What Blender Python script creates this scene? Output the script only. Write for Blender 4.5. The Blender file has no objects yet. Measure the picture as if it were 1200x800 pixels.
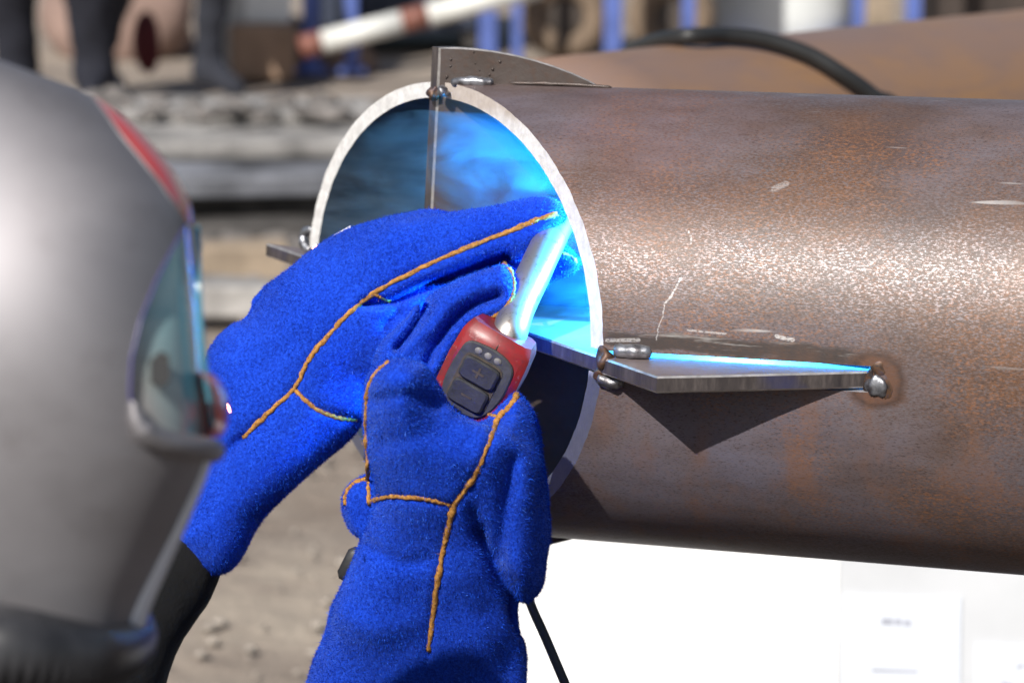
import bpy, math, random
import numpy as np
from mathutils import Vector, Matrix
from mathutils.bvhtree import BVHTree

random.seed(7)
rng = np.random.default_rng(7)
S = bpy.context.scene
COL = S.collection

# ------------------------------------------------------------------ camera, sky, sun, exposure
FPX, PITCH, CAMH = 3230.0, math.radians(11), 1.26
cd = bpy.data.cameras.new("camera")
cam = bpy.data.objects.new("camera", cd)
COL.objects.link(cam)
cam.location = (0, 0, CAMH)
cam.rotation_euler = (math.pi / 2 - PITCH, 0, 0)
cd.sensor_width = 36
cd.lens = 36 * FPX / 1200
cd.clip_start = 0.05
cd.clip_end = 2000
cd.dof.use_dof = True
cd.dof.focus_distance = 1.83
cd.dof.aperture_fstop = 8
S.camera = cam

SUN = Vector((-0.35, -0.683, 0.641)).normalized()          # towards the sun
w = bpy.data.worlds.new("World")
S.world = w
w.use_nodes = True
nt = w.node_tree
bg = nt.nodes["Background"]
sky = nt.nodes.new("ShaderNodeTexSky")
sky.sky_type = 'NISHITA'
sky.sun_disc = False
sky.sun_elevation = math.asin(SUN.z)
sky.sun_rotation = math.atan2(SUN.x, SUN.y)
sky.altitude = 200
sky.dust_density = 1.5
nt.links.new(sky.outputs[0], bg.inputs[0])
bg.inputs[1].default_value = 0.068
sl = bpy.data.lights.new("sun", 'SUN')
sl.energy = 4.9
sl.angle = math.radians(0.5)
sl.color = (1.0, 0.965, 0.91)
so = bpy.data.objects.new("sun", sl)
COL.objects.link(so)
so.rotation_euler = SUN.to_track_quat('Z', 'Y').to_euler()
S.view_settings.view_transform = 'Standard'
S.view_settings.look = 'None'
S.view_settings.exposure = 0.12
S.view_settings.gamma = 1
S.cycles.use_denoising = True
S.cycles.max_bounces = 8
S.cycles.volume_bounces = 2
S.cycles.volume_step_rate = 1.0
S.cycles.sample_clamp_indirect = 6

# ------------------------------------------------------------------ view geometry helpers
CF = np.array([0, math.cos(PITCH), -math.sin(PITCH)])
CU = np.array([0, math.sin(PITCH), math.cos(PITCH)])
CR = np.array([1.0, 0, 0])
CC = np.array([0, 0, CAMH])


def at(x, y, d):
    """world point seen at photo pixel x, y, at depth d metres"""
    return CC + (CF + CR * (x - 600) / FPX - CU * (y - 400) / FPX) * d


def wpt(px, d, z=0.0):
    """world point at height z, depth d, straight below/above photo column px"""
    return np.array([(px - 600) / FPX * d, (d + (z - CAMH) * math.sin(PITCH)) / math.cos(PITCH), z])


def view_to_world(V):
    V = np.asarray(V)
    return CC + V[:, :1] * CR + V[:, 1:2] * CU + V[:, 2:3] * CF


def proj(P):
    q = np.asarray(P) - CC
    d = q @ CF
    return 600 + FPX * (q @ CR) / d, 400 - FPX * (q @ CU) / d, d


# ------------------------------------------------------------------ scene helpers
def mesh(name, v, f, mats=(), smooth=True, fmat=None):
    me = bpy.data.meshes.new(name)
    v = np.asarray(v, float)
    me.from_pydata(v.tolist(), [], f if isinstance(f, list) else np.asarray(f).tolist())
    for m in (mats if isinstance(mats, (list, tuple)) else [mats]):
        me.materials.append(m)
    if smooth:
        me.polygons.foreach_set("use_smooth", np.ones(len(me.polygons), bool))
    if fmat is not None:
        me.polygons.foreach_set("material_index", np.asarray(fmat, dtype=np.int32))
    me.update()
    return me


def obj(name, me, parent=None, world=True):
    """link a mesh; geometry is in world space when world is true, else in the parent's own space"""
    o = bpy.data.objects.new(name, me)
    COL.objects.link(o)
    if parent is not None:
        o.parent = parent
        if world:
            o.matrix_parent_inverse = mat_of(parent).inverted()
    return o


def mat_of(o):
    m = o.matrix_basis.copy()
    if o.parent:
        m = mat_of(o.parent) @ o.matrix_parent_inverse @ m
    return m


def tag(o, label=None, cat=None, group=None, kind=None):
    if label: o["label"] = label
    if cat: o["category"] = cat
    if group: o["group"] = group
    if kind: o["kind"] = kind
    return o


def empty(name, loc, rz=0.0):
    o = bpy.data.objects.new(name, None)
    COL.objects.link(o)
    o.empty_display_size = 0.05
    o.location = Vector(loc)
    o.rotation_euler = (0, 0, rz)
    return o


def copy_tree(o, parent=None):
    c = o.copy()
    COL.objects.link(c)
    if parent: c.parent = parent
    for ch in list(o.children):
        copy_tree(ch, c)
    return c


def spline(pts, n=8, closed=False):
    P = np.asarray(pts, float)
    m = len(P)
    out = []
    rngk = range(m if closed else m - 1)
    for i in rngk:
        if closed:
            p0, p1, p2, p3 = P[(i - 1) % m], P[i], P[(i + 1) % m], P[(i + 2) % m]
        else:
            p0, p1, p2, p3 = P[max(i - 1, 0)], P[i], P[i + 1], P[min(i + 2, m - 1)]
        for k in range(n):
            t = k / n
            out.append(0.5 * ((2 * p1) + (-p0 + p2) * t + (2 * p0 - 5 * p1 + 4 * p2 - p3) * t * t + (-p0 + 3 * p1 - 3 * p2 + p3) * t ** 3))
    if not closed: out.append(P[-1])
    return np.array(out)


def tube(P, r, seg=12, closed=False, flat=1.0, caps=True):
    P = np.asarray(P, float)
    n = len(P)
    r = np.broadcast_to(np.asarray(r, float), (n,)) if np.ndim(r) < 2 else np.asarray(r)
    V, Fc = [], []
    up = np.array([0.13, 0.21, 0.97])
    T = np.roll(P, -1, 0) - np.roll(P, 1, 0) if closed else np.gradient(P, axis=0)
    T /= np.linalg.norm(T, axis=1)[:, None] + 1e-12
    N = np.cross(T[0], up); N /= np.linalg.norm(N)
    for i in range(n):
        N = N - T[i] * (N @ T[i]); N /= np.linalg.norm(N)
        B = np.cross(T[i], N)
        for k in range(seg):
            a = 2 * math.pi * k / seg
            rr = r[i] if r.ndim == 1 else r[i, k]
            V.append(P[i] + (N * math.cos(a) + B * math.sin(a) * flat) * rr)
    for i in range(n if closed else n - 1):
        j = (i + 1) % n
        for k in range(seg):
            Fc.append([i * seg + k, i * seg + (k + 1) % seg, j * seg + (k + 1) % seg, j * seg + k])
    if caps and not closed:
        Fc.append(list(range(seg))[::-1])
        Fc.append([(n - 1) * seg + k for k in range(seg)])
    return np.array(V), Fc


def merge(parts):
    V, Fc, off = [], [], 0
    for v, f in parts:
        V.append(np.asarray(v, float)); Fc += [[i + off for i in q] for q in f]; off += len(v)
    return np.concatenate(V), Fc


def box(c, s, bev=0.0, rz=0.0, jit=0.0):
    """bevelled box centre c, full size s"""
    h = np.array(s, float) / 2
    b = min(bev, h.min() * .9)
    V, idx = [], {}
    if b <= 0:
        V = np.array([[x, y, z] for x in (-1, 1) for y in (-1, 1) for z in (-1, 1)]) * h
        Fc = [[0, 1, 3, 2], [4, 6, 7, 5], [0, 4, 5, 1], [2, 3, 7, 6], [0, 2, 6, 4], [1, 5, 7, 3]]
    else:
        for sx in (-1, 1):
            for sy in (-1, 1):
                for sz in (-1, 1):
                    s3 = np.array([sx, sy, sz])
                    for ax in range(3):
                        p = s3 * (h - b); p[ax] = s3[ax] * h[ax]
                        idx[(sx, sy, sz, ax)] = len(V); V.append(p)
        V = np.array(V, float)
        Fc = []
        for ax in range(3):
            o1, o2 = [i for i in range(3) if i != ax]
            for sg in (-1, 1):
                q = []
                for c1, c2 in ((-1, -1), (1, -1), (1, 1), (-1, 1)):
                    k = [0, 0, 0]; k[ax] = sg; k[o1] = c1; k[o2] = c2
                    q.append(idx[(*k, ax)])
                Fc.append(q)
        for ax in range(3):
            o1, o2 = [i for i in range(3) if i != ax]
            for c1 in (-1, 1):
                for c2 in (-1, 1):
                    k0 = [0, 0, 0]; k0[o1] = c1; k0[o2] = c2
                    ka = list(k0); ka[ax] = -1; kb = list(k0); kb[ax] = 1
                    Fc.append([idx[(*ka, o1)], idx[(*kb, o1)], idx[(*kb, o2)], idx[(*ka, o2)]])
        for sx in (-1, 1):
            for sy in (-1, 1):
                for sz in (-1, 1):
                    Fc.append([idx[(sx, sy, sz, a)] for a in range(3)])
        cen = [V[q].mean(0) for q in Fc]
        for i, q in enumerate(Fc):
            nrm = np.cross(V[q[1]] - V[q[0]], V[q[2]] - V[q[0]])
            if nrm @ cen[i] < 0: Fc[i] = q[::-1]
    if jit:
        V = V + rng.normal(0, jit, V.shape)
    cz, sz_ = math.cos(rz), math.sin(rz)
    V = V @ np.array([[cz, sz_, 0], [-sz_, cz, 0], [0, 0, 1]])
    return V + np.asarray(c), Fc


def prism(poly2, plane, thick, bev=0.0):
    """extrude a 2-D polygon; plane(u, v, w) -> world point; w from 0 to thick"""
    n = len(poly2)
    P = np.asarray(poly2, float)
    rings = [(0, P)]
    if bev:
        c = P.mean(0)
        d = np.linalg.norm(P - c, axis=1)[:, None]
        Q = P - (P - c) / d * bev
        rings = [(0, P), (thick - bev * math.copysign(1, thick), P), (thick, Q)]
    else:
        rings = [(0, P), (thick, P)]
    V = [plane(u, v, wv) for wv, R_ in rings for u, v in R_]
    Fc = [list(range(n))[::-1], [(len(rings) - 1) * n + i for i in range(n)]]
    for k in range(len(rings) - 1):
        for i in range(n):
            j = (i + 1) % n
            Fc.append([k * n + i, k * n + j, (k + 1) * n + j, (k + 1) * n + i])
    return np.array(V), Fc


# ------------------------------------------------------------------ materials
class NG:
    def __init__(s, name):
        s.m = bpy.data.materials.new(name)
        s.m.use_nodes = True
        s.t = s.m.node_tree
        s.b = s.t.nodes["Principled BSDF"]
        s.tc = s.t.nodes.new("ShaderNodeTexCoord")

    def lk(s, a, b):
        s.t.links.new(a, b)

    def mapping(s, scale=(1, 1, 1), src=None, rot=(0, 0, 0)):
        n = s.t.nodes.new("ShaderNodeMapping")
        s.lk(src or s.tc.outputs["Object"], n.inputs[0])
        n.inputs["Scale"].default_value = scale
        n.inputs["Rotation"].default_value = rot
        return n.outputs[0]

    def noise(s, scale, vec=None, detail=4, rough=.6, dist=0.0):
        n = s.t.nodes.new("ShaderNodeTexNoise")
        s.lk(vec or s.tc.outputs["Object"], n.inputs["Vector"])
        n.inputs["Scale"].default_value = scale
        n.inputs["Detail"].default_value = detail
        n.inputs["Roughness"].default_value = rough
        n.inputs["Distortion"].default_value = dist
        return n.outputs[0]

    def ramp(s, fac, stops):
        n = s.t.nodes.new("ShaderNodeValToRGB")
        s.lk(fac, n.inputs[0])
        e = n.color_ramp.elements
        while len(e) < len(stops): e.new(0.5)
        for q, (p, c) in zip(e, stops):
            q.position = p
            q.color = (c, c, c, 1) if not hasattr(c, '__len__') else (*c, 1)
        return n.outputs[0]

    def mix(s, fac, a, b, mode='MIX'):
        n = s.t.nodes.new("ShaderNodeMix")
        n.data_type = 'RGBA'
        n.blend_type = mode
        for inp, v in ((n.inputs[0], fac), (n.inputs[6], a), (n.inputs[7], b)):
            if isinstance(v, (int, float)):
                inp.default_value = v
            elif isinstance(v, tuple):
                inp.default_value = (*v, 1)
            else:
                s.lk(v, inp)
        return n.outputs[2]

    def math(s, op, a, b=0.0, c=0.0):
        n = s.t.nodes.new("ShaderNodeMath")
        n.operation = op
        for i, v in enumerate((a, b, c)):
            if isinstance(v, (int, float)): n.inputs[i].default_value = v
            else: s.lk(v, n.inputs[i])
        return n.outputs[0]

    def bump(s, h, strength=.3, dist=.002):
        n = s.t.nodes.new("ShaderNodeBump")
        n.inputs["Strength"].default_value = strength
        n.inputs["Distance"].default_value = dist
        s.lk(h, n.inputs["Height"])
        s.lk(n.outputs[0], s.b.inputs["Normal"])

    def set(s, **k):
        for key, v in k.items():
            i = s.b.inputs[key.replace('_', ' ')]
            if hasattr(v, 'node'): s.lk(v, i)
            elif isinstance(v, tuple): i.default_value = (*v, 1)
            else: i.default_value = v
        return s

    def sep(s, v=None):
        n = s.t.nodes.new("ShaderNodeSeparateXYZ")
        s.lk(v or s.tc.outputs["Object"], n.inputs[0])
        return n.outputs


def simple(name, col, rough=.6, metal=0.0, var=.25, scale=12.0, bump=0.0, bscale=60):
    g = NG(name)
    n = g.noise(scale, detail=5)
    lo = tuple(c * (1 - var) for c in col); hi = tuple(min(1, c * (1 + var)) for c in col)
    g.set(Base_Color=g.ramp(n, [(.3, lo), (.7, hi)]), Roughness=rough, Metallic=metal)
    if bump: g.bump(g.noise(bscale), bump)
    return g.m


# long scuffs on the front flank: t0, z0, t1, z1, half width, strength
SCUFFS = [(.1305, .056, .1215, .0385, .0009, .8), (.1215, .0385, .1165, .0155, .0006, .6), (.1965, .0225, .2075, .0208, .0016, .9), (.138, .0232, .163, .0222, .0008, .6),
          (.133, .085, .1345, .0775, .0007, .6), (.1835, .112, .191, .1155, .0022, .35), (.083, .0135, .105, .0150, .0016, .6)]


def pipe_mat(name, orange=1.0, dx=0.0, wear=True):
    g = NG(name)
    st = g.mapping((.30, 1, 1))
    big = g.noise(5.5, g.mapping((.7, 1, 1)), 5, .6)
    med = g.noise(30, st, 5, .65)
    fine = g.noise(640, g.mapping((.5, 1, 1)), 4, .75)
    fine2 = g.noise(1050, g.mapping((.40, 1, 1.1)), 3, .65)
    base = g.ramp(big, [(.32, (.150, .138, .178)), (.46, (.145, .117, .126)), (.57, (.108, .072, .060)), (.68, (.155, .074, .034))])
    base = g.mix(g.ramp(med, [(.40, 0.0), (.72, .6)]), base, (.070, .046, .042))
    orr = g.math('MULTIPLY', g.ramp(fine, [(.50, 0.0), (.60, 1.0)]), g.ramp(g.noise(7.5, None, 4, .6), [(.44, .08), (.64, .9)]))
    base = g.mix(g.math('MULTIPLY', orr, orange * .8), base, (.30, .125, .05))
    dk = g.ramp(fine2, [(.33, 1.0), (.46, 0.0)])
    base = g.mix(g.math('MULTIPLY', dk, .65), base, (.040, .024, .020))
    fl = g.math('MULTIPLY', g.ramp(fine2, [(.52, 0.0), (.60, 1.0)]), g.ramp(g.noise(8, g.mapping((.55, 1, 1)), 5, .62), [(.40, .05), (.62, 1.0)]))
    base = g.mix(g.math('MULTIPLY', fl, .5), base, (.26, .255, .285))
    rough = g.mix(fl, g.ramp(fine, [(.3, .39), (.7, .52)]), g.ramp(fine, [(.3, .34), (.7, .42)]))
    met = g.math('MULTIPLY', fl, .40)
    g.b.inputs['Specular IOR Level'].default_value = .45
    if wear:
        X, Y, Z = g.sep()
        # bare ground band along the upper lip of the slot, scorched right beside it
        nz = g.math('MULTIPLY', g.math('SUBTRACT', g.noise(22, g.mapping((.5, 1, 2.2)), 5, .7), .5), .022)
        zz = g.math('ADD', Z, nz)
        zz = g.math('ADD', zz, g.math('MULTIPLY', g.math('SUBTRACT', X, .15), .028))
        near = g.math('LESS_THAN', Y, 0.0)
        inx = g.math('MULTIPLY', g.ramp(g.math('DIVIDE', X, .4), [(.17, 0.0), (.22, 1.0), (.60, 1.0), (.655, 0.0)]), near)
        band = g.math('MULTIPLY', g.ramp(g.math('MULTIPLY', zz, 20), [(.14, 0.0), (.20, 1.0), (.34, 1.0), (.42, 0.0)]), inx)
        pat = g.ramp(g.noise(90, g.mapping((.10, 1, 1.3)), 5, .75), [(.50, 0.0), (.62, 1.0)])
        base = g.mix(g.math('MULTIPLY', band, .85), base, (.040, .031, .027))
        bare = g.math('MULTIPLY', band, pat)
        base = g.mix(g.math('MULTIPLY', bare, .85), base, (.42, .40, .38))
        # heat halo round the blob at the slot's end
        dxn = g.math('SUBTRACT', X, .262)
        dd = g.math('SQRT', g.math('ADD', g.math('MULTIPLY', dxn, dxn), g.math('MULTIPLY', g.math('ADD', Z, .002), g.math('ADD', Z, .002))))
        halo = g.math('MULTIPLY', g.ramp(g.math('MULTIPLY', g.math('ADD', dd, g.math('MULTIPLY', nz, 1.6)), 20), [(.20, 1.0), (.30, .9), (.44, 0.0)]), near)
        base = g.mix(g.math('MULTIPLY', halo, .7), base, (.13, .055, .025))
        ring = g.math('MULTIPLY', g.ramp(g.math('MULTIPLY', g.math('ADD', dd, g.math('MULTIPLY', nz, .8)), 20), [(.26, 0.0), (.33, .55), (.42, 0.0)]), near)
        base = g.mix(ring, base, (.035, .025, .022))
        # long light scratches and chalky scuffs
        scr = g.math('MULTIPLY', g.ramp(g.noise(95, g.mapping((.10, 1, 1.2)), 2, .4), [(.715, 0.0), (.74, 1.0)]),
                     g.ramp(g.noise(6, None, 2), [(.48, 0.0), (.6, 1.0)]))
        base = g.mix(g.math('MULTIPLY', scr, .6), base, (.5, .48, .47))
        for (xa, za, xb, zb, wid, st_) in SCUFFS:
            ux, uz = xb - xa, zb - za
            l2 = ux * ux + uz * uz
            wx = g.math('ADD', X, g.math('MULTIPLY', g.math('SUBTRACT', g.noise(120), .5), .006))
            ax_, az_ = g.math('SUBTRACT', wx, xa), g.math('SUBTRACT', Z, za)
            tt = g.math('DIVIDE', g.math('ADD', g.math('MULTIPLY', ax_, ux), g.math('MULTIPLY', az_, uz)), l2)
            tt = g.math('MINIMUM', g.math('MAXIMUM', tt, 0.0), 1.0)
            ex = g.math('SUBTRACT', ax_, g.math('MULTIPLY', tt, ux)); ez = g.math('SUBTRACT', az_, g.math('MULTIPLY', tt, uz))
            dq = g.math('SQRT', g.math('ADD', g.math('MULTIPLY', ex, ex), g.math('MULTIPLY', ez, ez)))
            mk = g.math('MULTIPLY', g.ramp(g.math('DIVIDE', dq, wid * 2), [(.25, 1.0), (.5, 0.0)]), g.ramp(fine2, [(.40, 0.15), (.5, 1.0)]))
            base = g.mix(g.math('MULTIPLY', g.math('MULTIPLY', mk, near), st_), base, (.55, .53, .52))
        # red wash ring near the cut
        wash = g.math('MULTIPLY', g.ramp(g.math('ADD', X, g.math('MULTIPLY', g.noise(14), .12)), [(.07, 0.0), (.12, 1.0), (.16, 1.0), (.24, 0.0)]), g.ramp(Z, [(.02, 0.0), (.09, .10)]))
        base = g.mix(wash, base, (.30, .10, .06))
        # rust runs on the lower flank
        runs = g.math('MULTIPLY', g.ramp(g.noise(26, g.mapping((1, 1, .16)), 4, .6), [(.52, 0.0), (.68, .7)]), g.ramp(Z, [(-.0, 1.0), (.02, 0.0)]))
        base = g.mix(g.math('MULTIPLY', runs, .55), base, (.24, .105, .045))
    g.set(Base_Color=base, Roughness=rough, Metallic=met)
    h = g.mix(.5, fine, fine2)
    g.bump(h, .15, .0010)
    return g.m


M = {}
M['pipe'] = pipe_mat('rusty mill scale steel')
g = NG('tan brown rusted steel')
n = g.noise(4.5, g.mapping((.5, 1, 1)), 6, .65)
c = g.ramp(n, [(.3, (.20, .14, .125)), (.5, (.23, .145, .105)), (.7, (.30, .165, .075))])
c = g.mix(g.ramp(g.noise(40, g.mapping((.3, 1, 1)), 4, .7), [(.5, 0.0), (.7, .4)]), c, (.17, .12, .11))
g.set(Base_Color=c, Roughness=.5)
M['pipe2'] = g.m

g = NG('flame cut bright steel')
n = g.noise(130, g.mapping((1, 1, 1)), 4, .7)
nb = g.noise(28, None, 3, .6)
c = g.mix(g.ramp(n, [(.35, 0.0), (.7, 1.0)]), (.66, .64, .62), (.93, .91, .89))
X, Y, Z = g.sep()
blued = g.ramp(g.math('ADD', Z, g.math('MULTIPLY', nb, .03)), [(-.0, 1.0), (.012, 0.0)])
c = g.mix(g.math('MULTIPLY', blued, .93), c, (.035, .04, .085))
heat = g.math('MULTIPLY', g.ramp(g.math('ADD', Z, g.math('MULTIPLY', nb, .02)), [(.150, 0.0), (.160, 1.0)]), g.math('LESS_THAN', Y, .02))
c = g.mix(g.math('MULTIPLY', heat, .5), c, (.35, .22, .12))
g.set(Base_Color=c, Roughness=.45, Metallic=.05)
g.bump(n, .45, .0010)
M['rim'] = g.m

g = NG('inner mill scale with painted arc blue')
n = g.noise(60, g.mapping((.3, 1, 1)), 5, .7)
g.set(Base_Color=g.ramp(n, [(.35, (.018, .028, .042)), (.7, (.055, .080, .110))]), Roughness=.7)  # arc's blue light put into the dark scale's colour
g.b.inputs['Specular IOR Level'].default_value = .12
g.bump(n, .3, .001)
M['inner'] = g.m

g = NG('plate steel')
n = g.noise(150, None, 4, .7)
nb = g.noise(18, None, 4, .6)
c = g.mix(g.ramp(nb, [(.35, 0.0), (.65, 1.0)]), (.105, .085, .078), (.075, .056, .047))
c = g.mix(g.ramp(n, [(.5, 0.0), (.68, .6)]), c, (.10, .06, .045))
g.set(Base_Color=c, Roughness=.45, Metallic=.35)
g.bump(n, .35, .001)
M['plate'] = g.m
g = NG('light plate steel')
c = g.mix(g.ramp(nb := g.noise(18, None, 4, .6), [(.35, 0.0), (.65, 1.0)]), (.27, .22, .22), (.20, .155, .145))
c = g.mix(g.ramp(n2 := g.noise(200, None, 4, .7), [(.55, 0.0), (.68, .5)]), c, (.18, .12, .10))
g.set(Base_Color=c, Roughness=.45, Metallic=.3)
g.bump(n2, .3, .001)
M['plate_light'] = g.m
g = NG('cut plate edge')
n = g.noise(90, g.mapping((1, 1, .2)), 4, .7)
c = g.ramp(n, [(.3, (.055, .047, .05)), (.5, (.095, .08, .078)), (.72, (.19, .16, .15))])
c = g.mix(g.ramp(g.noise(16), [(.5, 0.0), (.66, .75)]), c, (.07, .07, .15))
g.set(Base_Color=c, Roughness=.45, Metallic=.5)
g.bump(n, .5, .001)
M['edge'] = g.m
M['edge_burr'] = simple('bright edge burr', (.62, .58, .55), .35, .7, .3, 120)

g = NG('weld metal')
n = g.noise(110, None, 3, .6)
c = g.mix(g.ramp(n, [(.4, 0.0), (.62, 1.0)]), (.36, .37, .40), (.13, .12, .125))
g.set(Base_Color=c, Roughness=.42, Metallic=.8)
g.bump(n, .4, .0015)
M['weld'] = g.m
g = NG('burnt weld edge')
c = g.ramp(g.noise(120), [(.35, (.035, .026, .024)), (.5, (.12, .062, .034)), (.62, (.08, .058, .07)), (.75, (.24, .15, .09))])
g.set(Base_Color=c, Roughness=.5, Metallic=.4)
M['burnt'] = g.m


def suede(name, col):
    g = NG(name)
    a = g.noise(520, None, 3, .7)
    b = g.noise(22, None, 4, .6)
    lo = tuple(q * .5 for q in col)
    hi = (col[0] * 2.2 + .004, col[1] * 1.9, min(1, col[2] * 1.35))
    c = g.ramp(a, [(.32, lo), (.5, col), (.72, hi)])
    c = g.mix(g.ramp(b, [(.40, 0.0), (.75, .45)]), c, tuple(q * .55 for q in col))
    g.set(Base_Color=c, Roughness=.92, Sheen_Weight=.25, Sheen_Roughness=.5)
    g.b.inputs['Sheen Tint'].default_value = (.35, .55, 1, 1)
    g.b.inputs['Specular IOR Level'].default_value = .15
    g.bump(g.noise(650, None, 3, .7), .7, .0012)
    return g.m


BLUE = (.006, .052, .56)
M['suede'] = suede('blue suede', BLUE)
g = NG('blue suede fibre')
at_ = g.t.nodes.new("ShaderNodeAttribute")
at_.attribute_name = "tone"
c = g.ramp(at_.outputs["Fac"], [(0, (.002, .012, .16)), (.5, (.006, .050, .52)), (.85, (.018, .13, .85)), (1, (.07, .21, .90))])
g.set(Base_Color=c, Roughness=.8)
g.b.inputs['Specular IOR Level'].default_value = .1
M['fibre'] = g.m
g = NG('tan leather piping')
n = g.noise(420, None, 4, .7)
g.set(Base_Color=g.ramp(n, [(.3, (.16, .065, .014)), (.5, (.42, .19, .035)), (.75, (.66, .36, .10))]), Roughness=.85)
g.bump(n, .8, .001)
M['piping'] = g.m
M['white_cloth'] = simple('white label cloth', (.8, .8, .8), .8, 0, .06, 40)
M['black_cloth'] = simple('black work cloth', (.0035, .0035, .004), 1.0, 0, .4, 60, .4, 260)
M['skin'] = simple('skin', (.45, .27, .19), .6, 0, .1)

g = NG('brushed silver shell')
n = g.noise(6, None, 5, .6, .6)
n2 = g.noise(30, None, 5, .7)
c = g.ramp(n, [(.3, (.28, .265, .275)), (.7, (.40, .385, .40))])
c = g.mix(g.ramp(n2, [(.55, 0.0), (.75, .35)]), c, (.20, .18, .18))
g.set(Base_Color=c, Metallic=.88, Roughness=g.ramp(n, [(.35, .60), (.7, .70)]), Coat_Weight=.10, Coat_Roughness=.2)
g.bump(g.noise(4, None, 2, .4), .25, .02)
M['shell'] = g.m
g = NG('red gloss plastic')
g.set(Base_Color=g.ramp(g.noise(14), [(.3, (.66, .06, .045)), (.7, (.80, .10, .07))]), Roughness=.28, Coat_Weight=.4)
M['red'] = g.m
g = NG('worn red torch plastic')
n = g.noise(70, None, 5, .7)
c = g.mix(g.ramp(n, [(.42, 0.0), (.68, .85)]), (.27, .014, .016), (.10, .024, .024))
c = g.mix(g.ramp(g.noise(150, None, 4, .7), [(.60, 0.0), (.72, .6)]), c, (.42, .24, .22))
g.set(Base_Color=c, Roughness=.38)
g.bump(n, .15, .001)
M['torch_red'] = g.m
M['torch_grey'] = simple('dark grey rubber', (.045, .045, .048), .55, 0, .35, 90, .2, 300)
M['button'] = simple('worn black button rubber', (.030, .030, .032), .5, 0, .35, 60, .2, 300)
M['groove'] = simple('dusty groove', (.065, .050, .040), .9, 0, .4, 200)
M['lamp_dot'] = simple('clear indicator dot', (.17, .16, .15), .55, 0, .3, 200)
g = NG('nickel torch neck')
n = g.noise(160, None, 4, .7)
c = g.mix(g.ramp(n, [(.55, 0.0), (.70, .8)]), (.50, .47, .44), (.20, .14, .11))
g.set(Base_Color=c, Metallic=.9, Roughness=.45)
g.bump(n, .2, .0008)
M['neck'] = g.m
g = NG('side window with painted arc teal')
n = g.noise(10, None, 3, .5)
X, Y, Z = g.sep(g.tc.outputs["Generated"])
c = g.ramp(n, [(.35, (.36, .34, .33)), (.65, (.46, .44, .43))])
teal = g.ramp(g.math('ADD', g.math('MULTIPLY', X, .6), g.math('MULTIPLY', Z, .75)), [(.45, 0.0), (1.05, .95)])  # arc's teal light put into the window colour, stronger towards upper front
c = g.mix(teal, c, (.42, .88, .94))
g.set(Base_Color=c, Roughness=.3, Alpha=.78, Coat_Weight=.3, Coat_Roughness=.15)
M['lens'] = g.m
g = NG('clear blue visor edge')
g.set(Base_Color=(.10, .32, .42), Roughness=.1, Transmission_Weight=.25, Coat_Weight=1.0)
M['visor_edge'] = g.m
g = NG('visor with painted arc cyan')
g.set(Base_Color=(.28, .80, .90), Roughness=.12, Alpha=.78, Coat_Weight=1.0)  # arc's cyan light through the clear visor, put into its colour
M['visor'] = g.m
M['knob'] = simple('black knob', (.015, .015, .016), .5)
g = NG('black ribbed rubber')
n = g.noise(60, None, 4)
g.set(Base_Color=g.ramp(n, [(.3, (.018, .018, .020)), (.7, (.040, .040, .044))]), Roughness=.42)
M['rubber'] = g.m

# ------------------------------------------------------------------ ground and far setting
g = NG('dry sandy soil')
n1 = g.noise(1.6, None, 6, .65)
n2 = g.noise(.45, g.mapping((1, 2.2, 1)), 5, .6)
c = g.ramp(n1, [(.30, (.24, .185, .145)), (.5, (.38, .31, .25)), (.72, (.52, .44, .35))])
c = g.mix(g.ramp(n2, [(.45, 0.0), (.7, .6)]), c, (.28, .235, .20))
X, Y, Z = g.sep()
dark_near = g.ramp(g.math('ADD', g.math('MULTIPLY', Y, .25), g.math('MULTIPLY', g.noise(1.1, None, 4), .25)), [(.74, 1.0), (.98, 0.0)])
c = g.mix(g.math('MULTIPLY', dark_near, .9), c, (.085, .066, .055))      # unseen dark ground, added to darken helmet reflections and bounce on the pipe
g.set(Base_Color=c, Roughness=.95)
g.bump(g.noise(9, None, 8, .7), .8, .05)
M['soil'] = g.m
n = 60
gx = np.linspace(-1, 1, n) ** 3 * 250
gy = np.linspace(-1, 1, n) ** 3 * 250 + 6
V = np.array([[x, y, .02 * math.sin(x * 1.3) * math.cos(y * .9) - .02] for y in gy for x in gx])
Fq = [[j * n + i, j * n + i + 1, (j + 1) * n + i + 1, (j + 1) * n + i] for j in range(n - 1) for i in range(n - 1)]
o = obj('ground', mesh('ground', V, Fq, M['soil']))
o["kind"] = "structure"


def blob(c, r, seed=0, sub=10, amp=.25, squash=(1, 1, 1)):
    rs = np.random.default_rng(seed)
    V, Fc = [], []
    k = rs.normal(0, 1, (5, 3)); ph = rs.uniform(0, 6, 5)
    nu, nv = sub * 2, sub
    for j in range(nv + 1):
        for i in range(nu):
            th = math.pi * j / nv; a = 2 * math.pi * i / nu
            d = np.array([math.sin(th) * math.cos(a), math.sin(th) * math.sin(a), math.cos(th)])
            s = 1 + amp * np.mean(np.sin(k @ d * 2.2 + ph))
            V.append(d * s * r * np.array(squash))
    for j in range(nv):
        for i in range(nu):
            Fc.append([j * nu + i, (j + 1) * nu + i, (j + 1) * nu + (i + 1) % nu, j * nu + (i + 1) % nu])
    return np.array(V) + np.asarray(c), Fc


# loose stones on the soil (stuff)
parts = []
for k in range(700):
    d = rng.uniform(4.0, 9); px = rng.uniform(-250, 950)
    p = wpt(px, d, 0.0)
    r = rng.uniform(.004, .012)
    parts.append(blob(p, r, k, 4, .4, (1.2, 1, .7)))
o = obj('gravel', mesh('gravel', *merge(parts), simple('pale grit stone', (.33, .29, .25), .9, 0, .4, 30)))
o["kind"] = "stuff"

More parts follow.
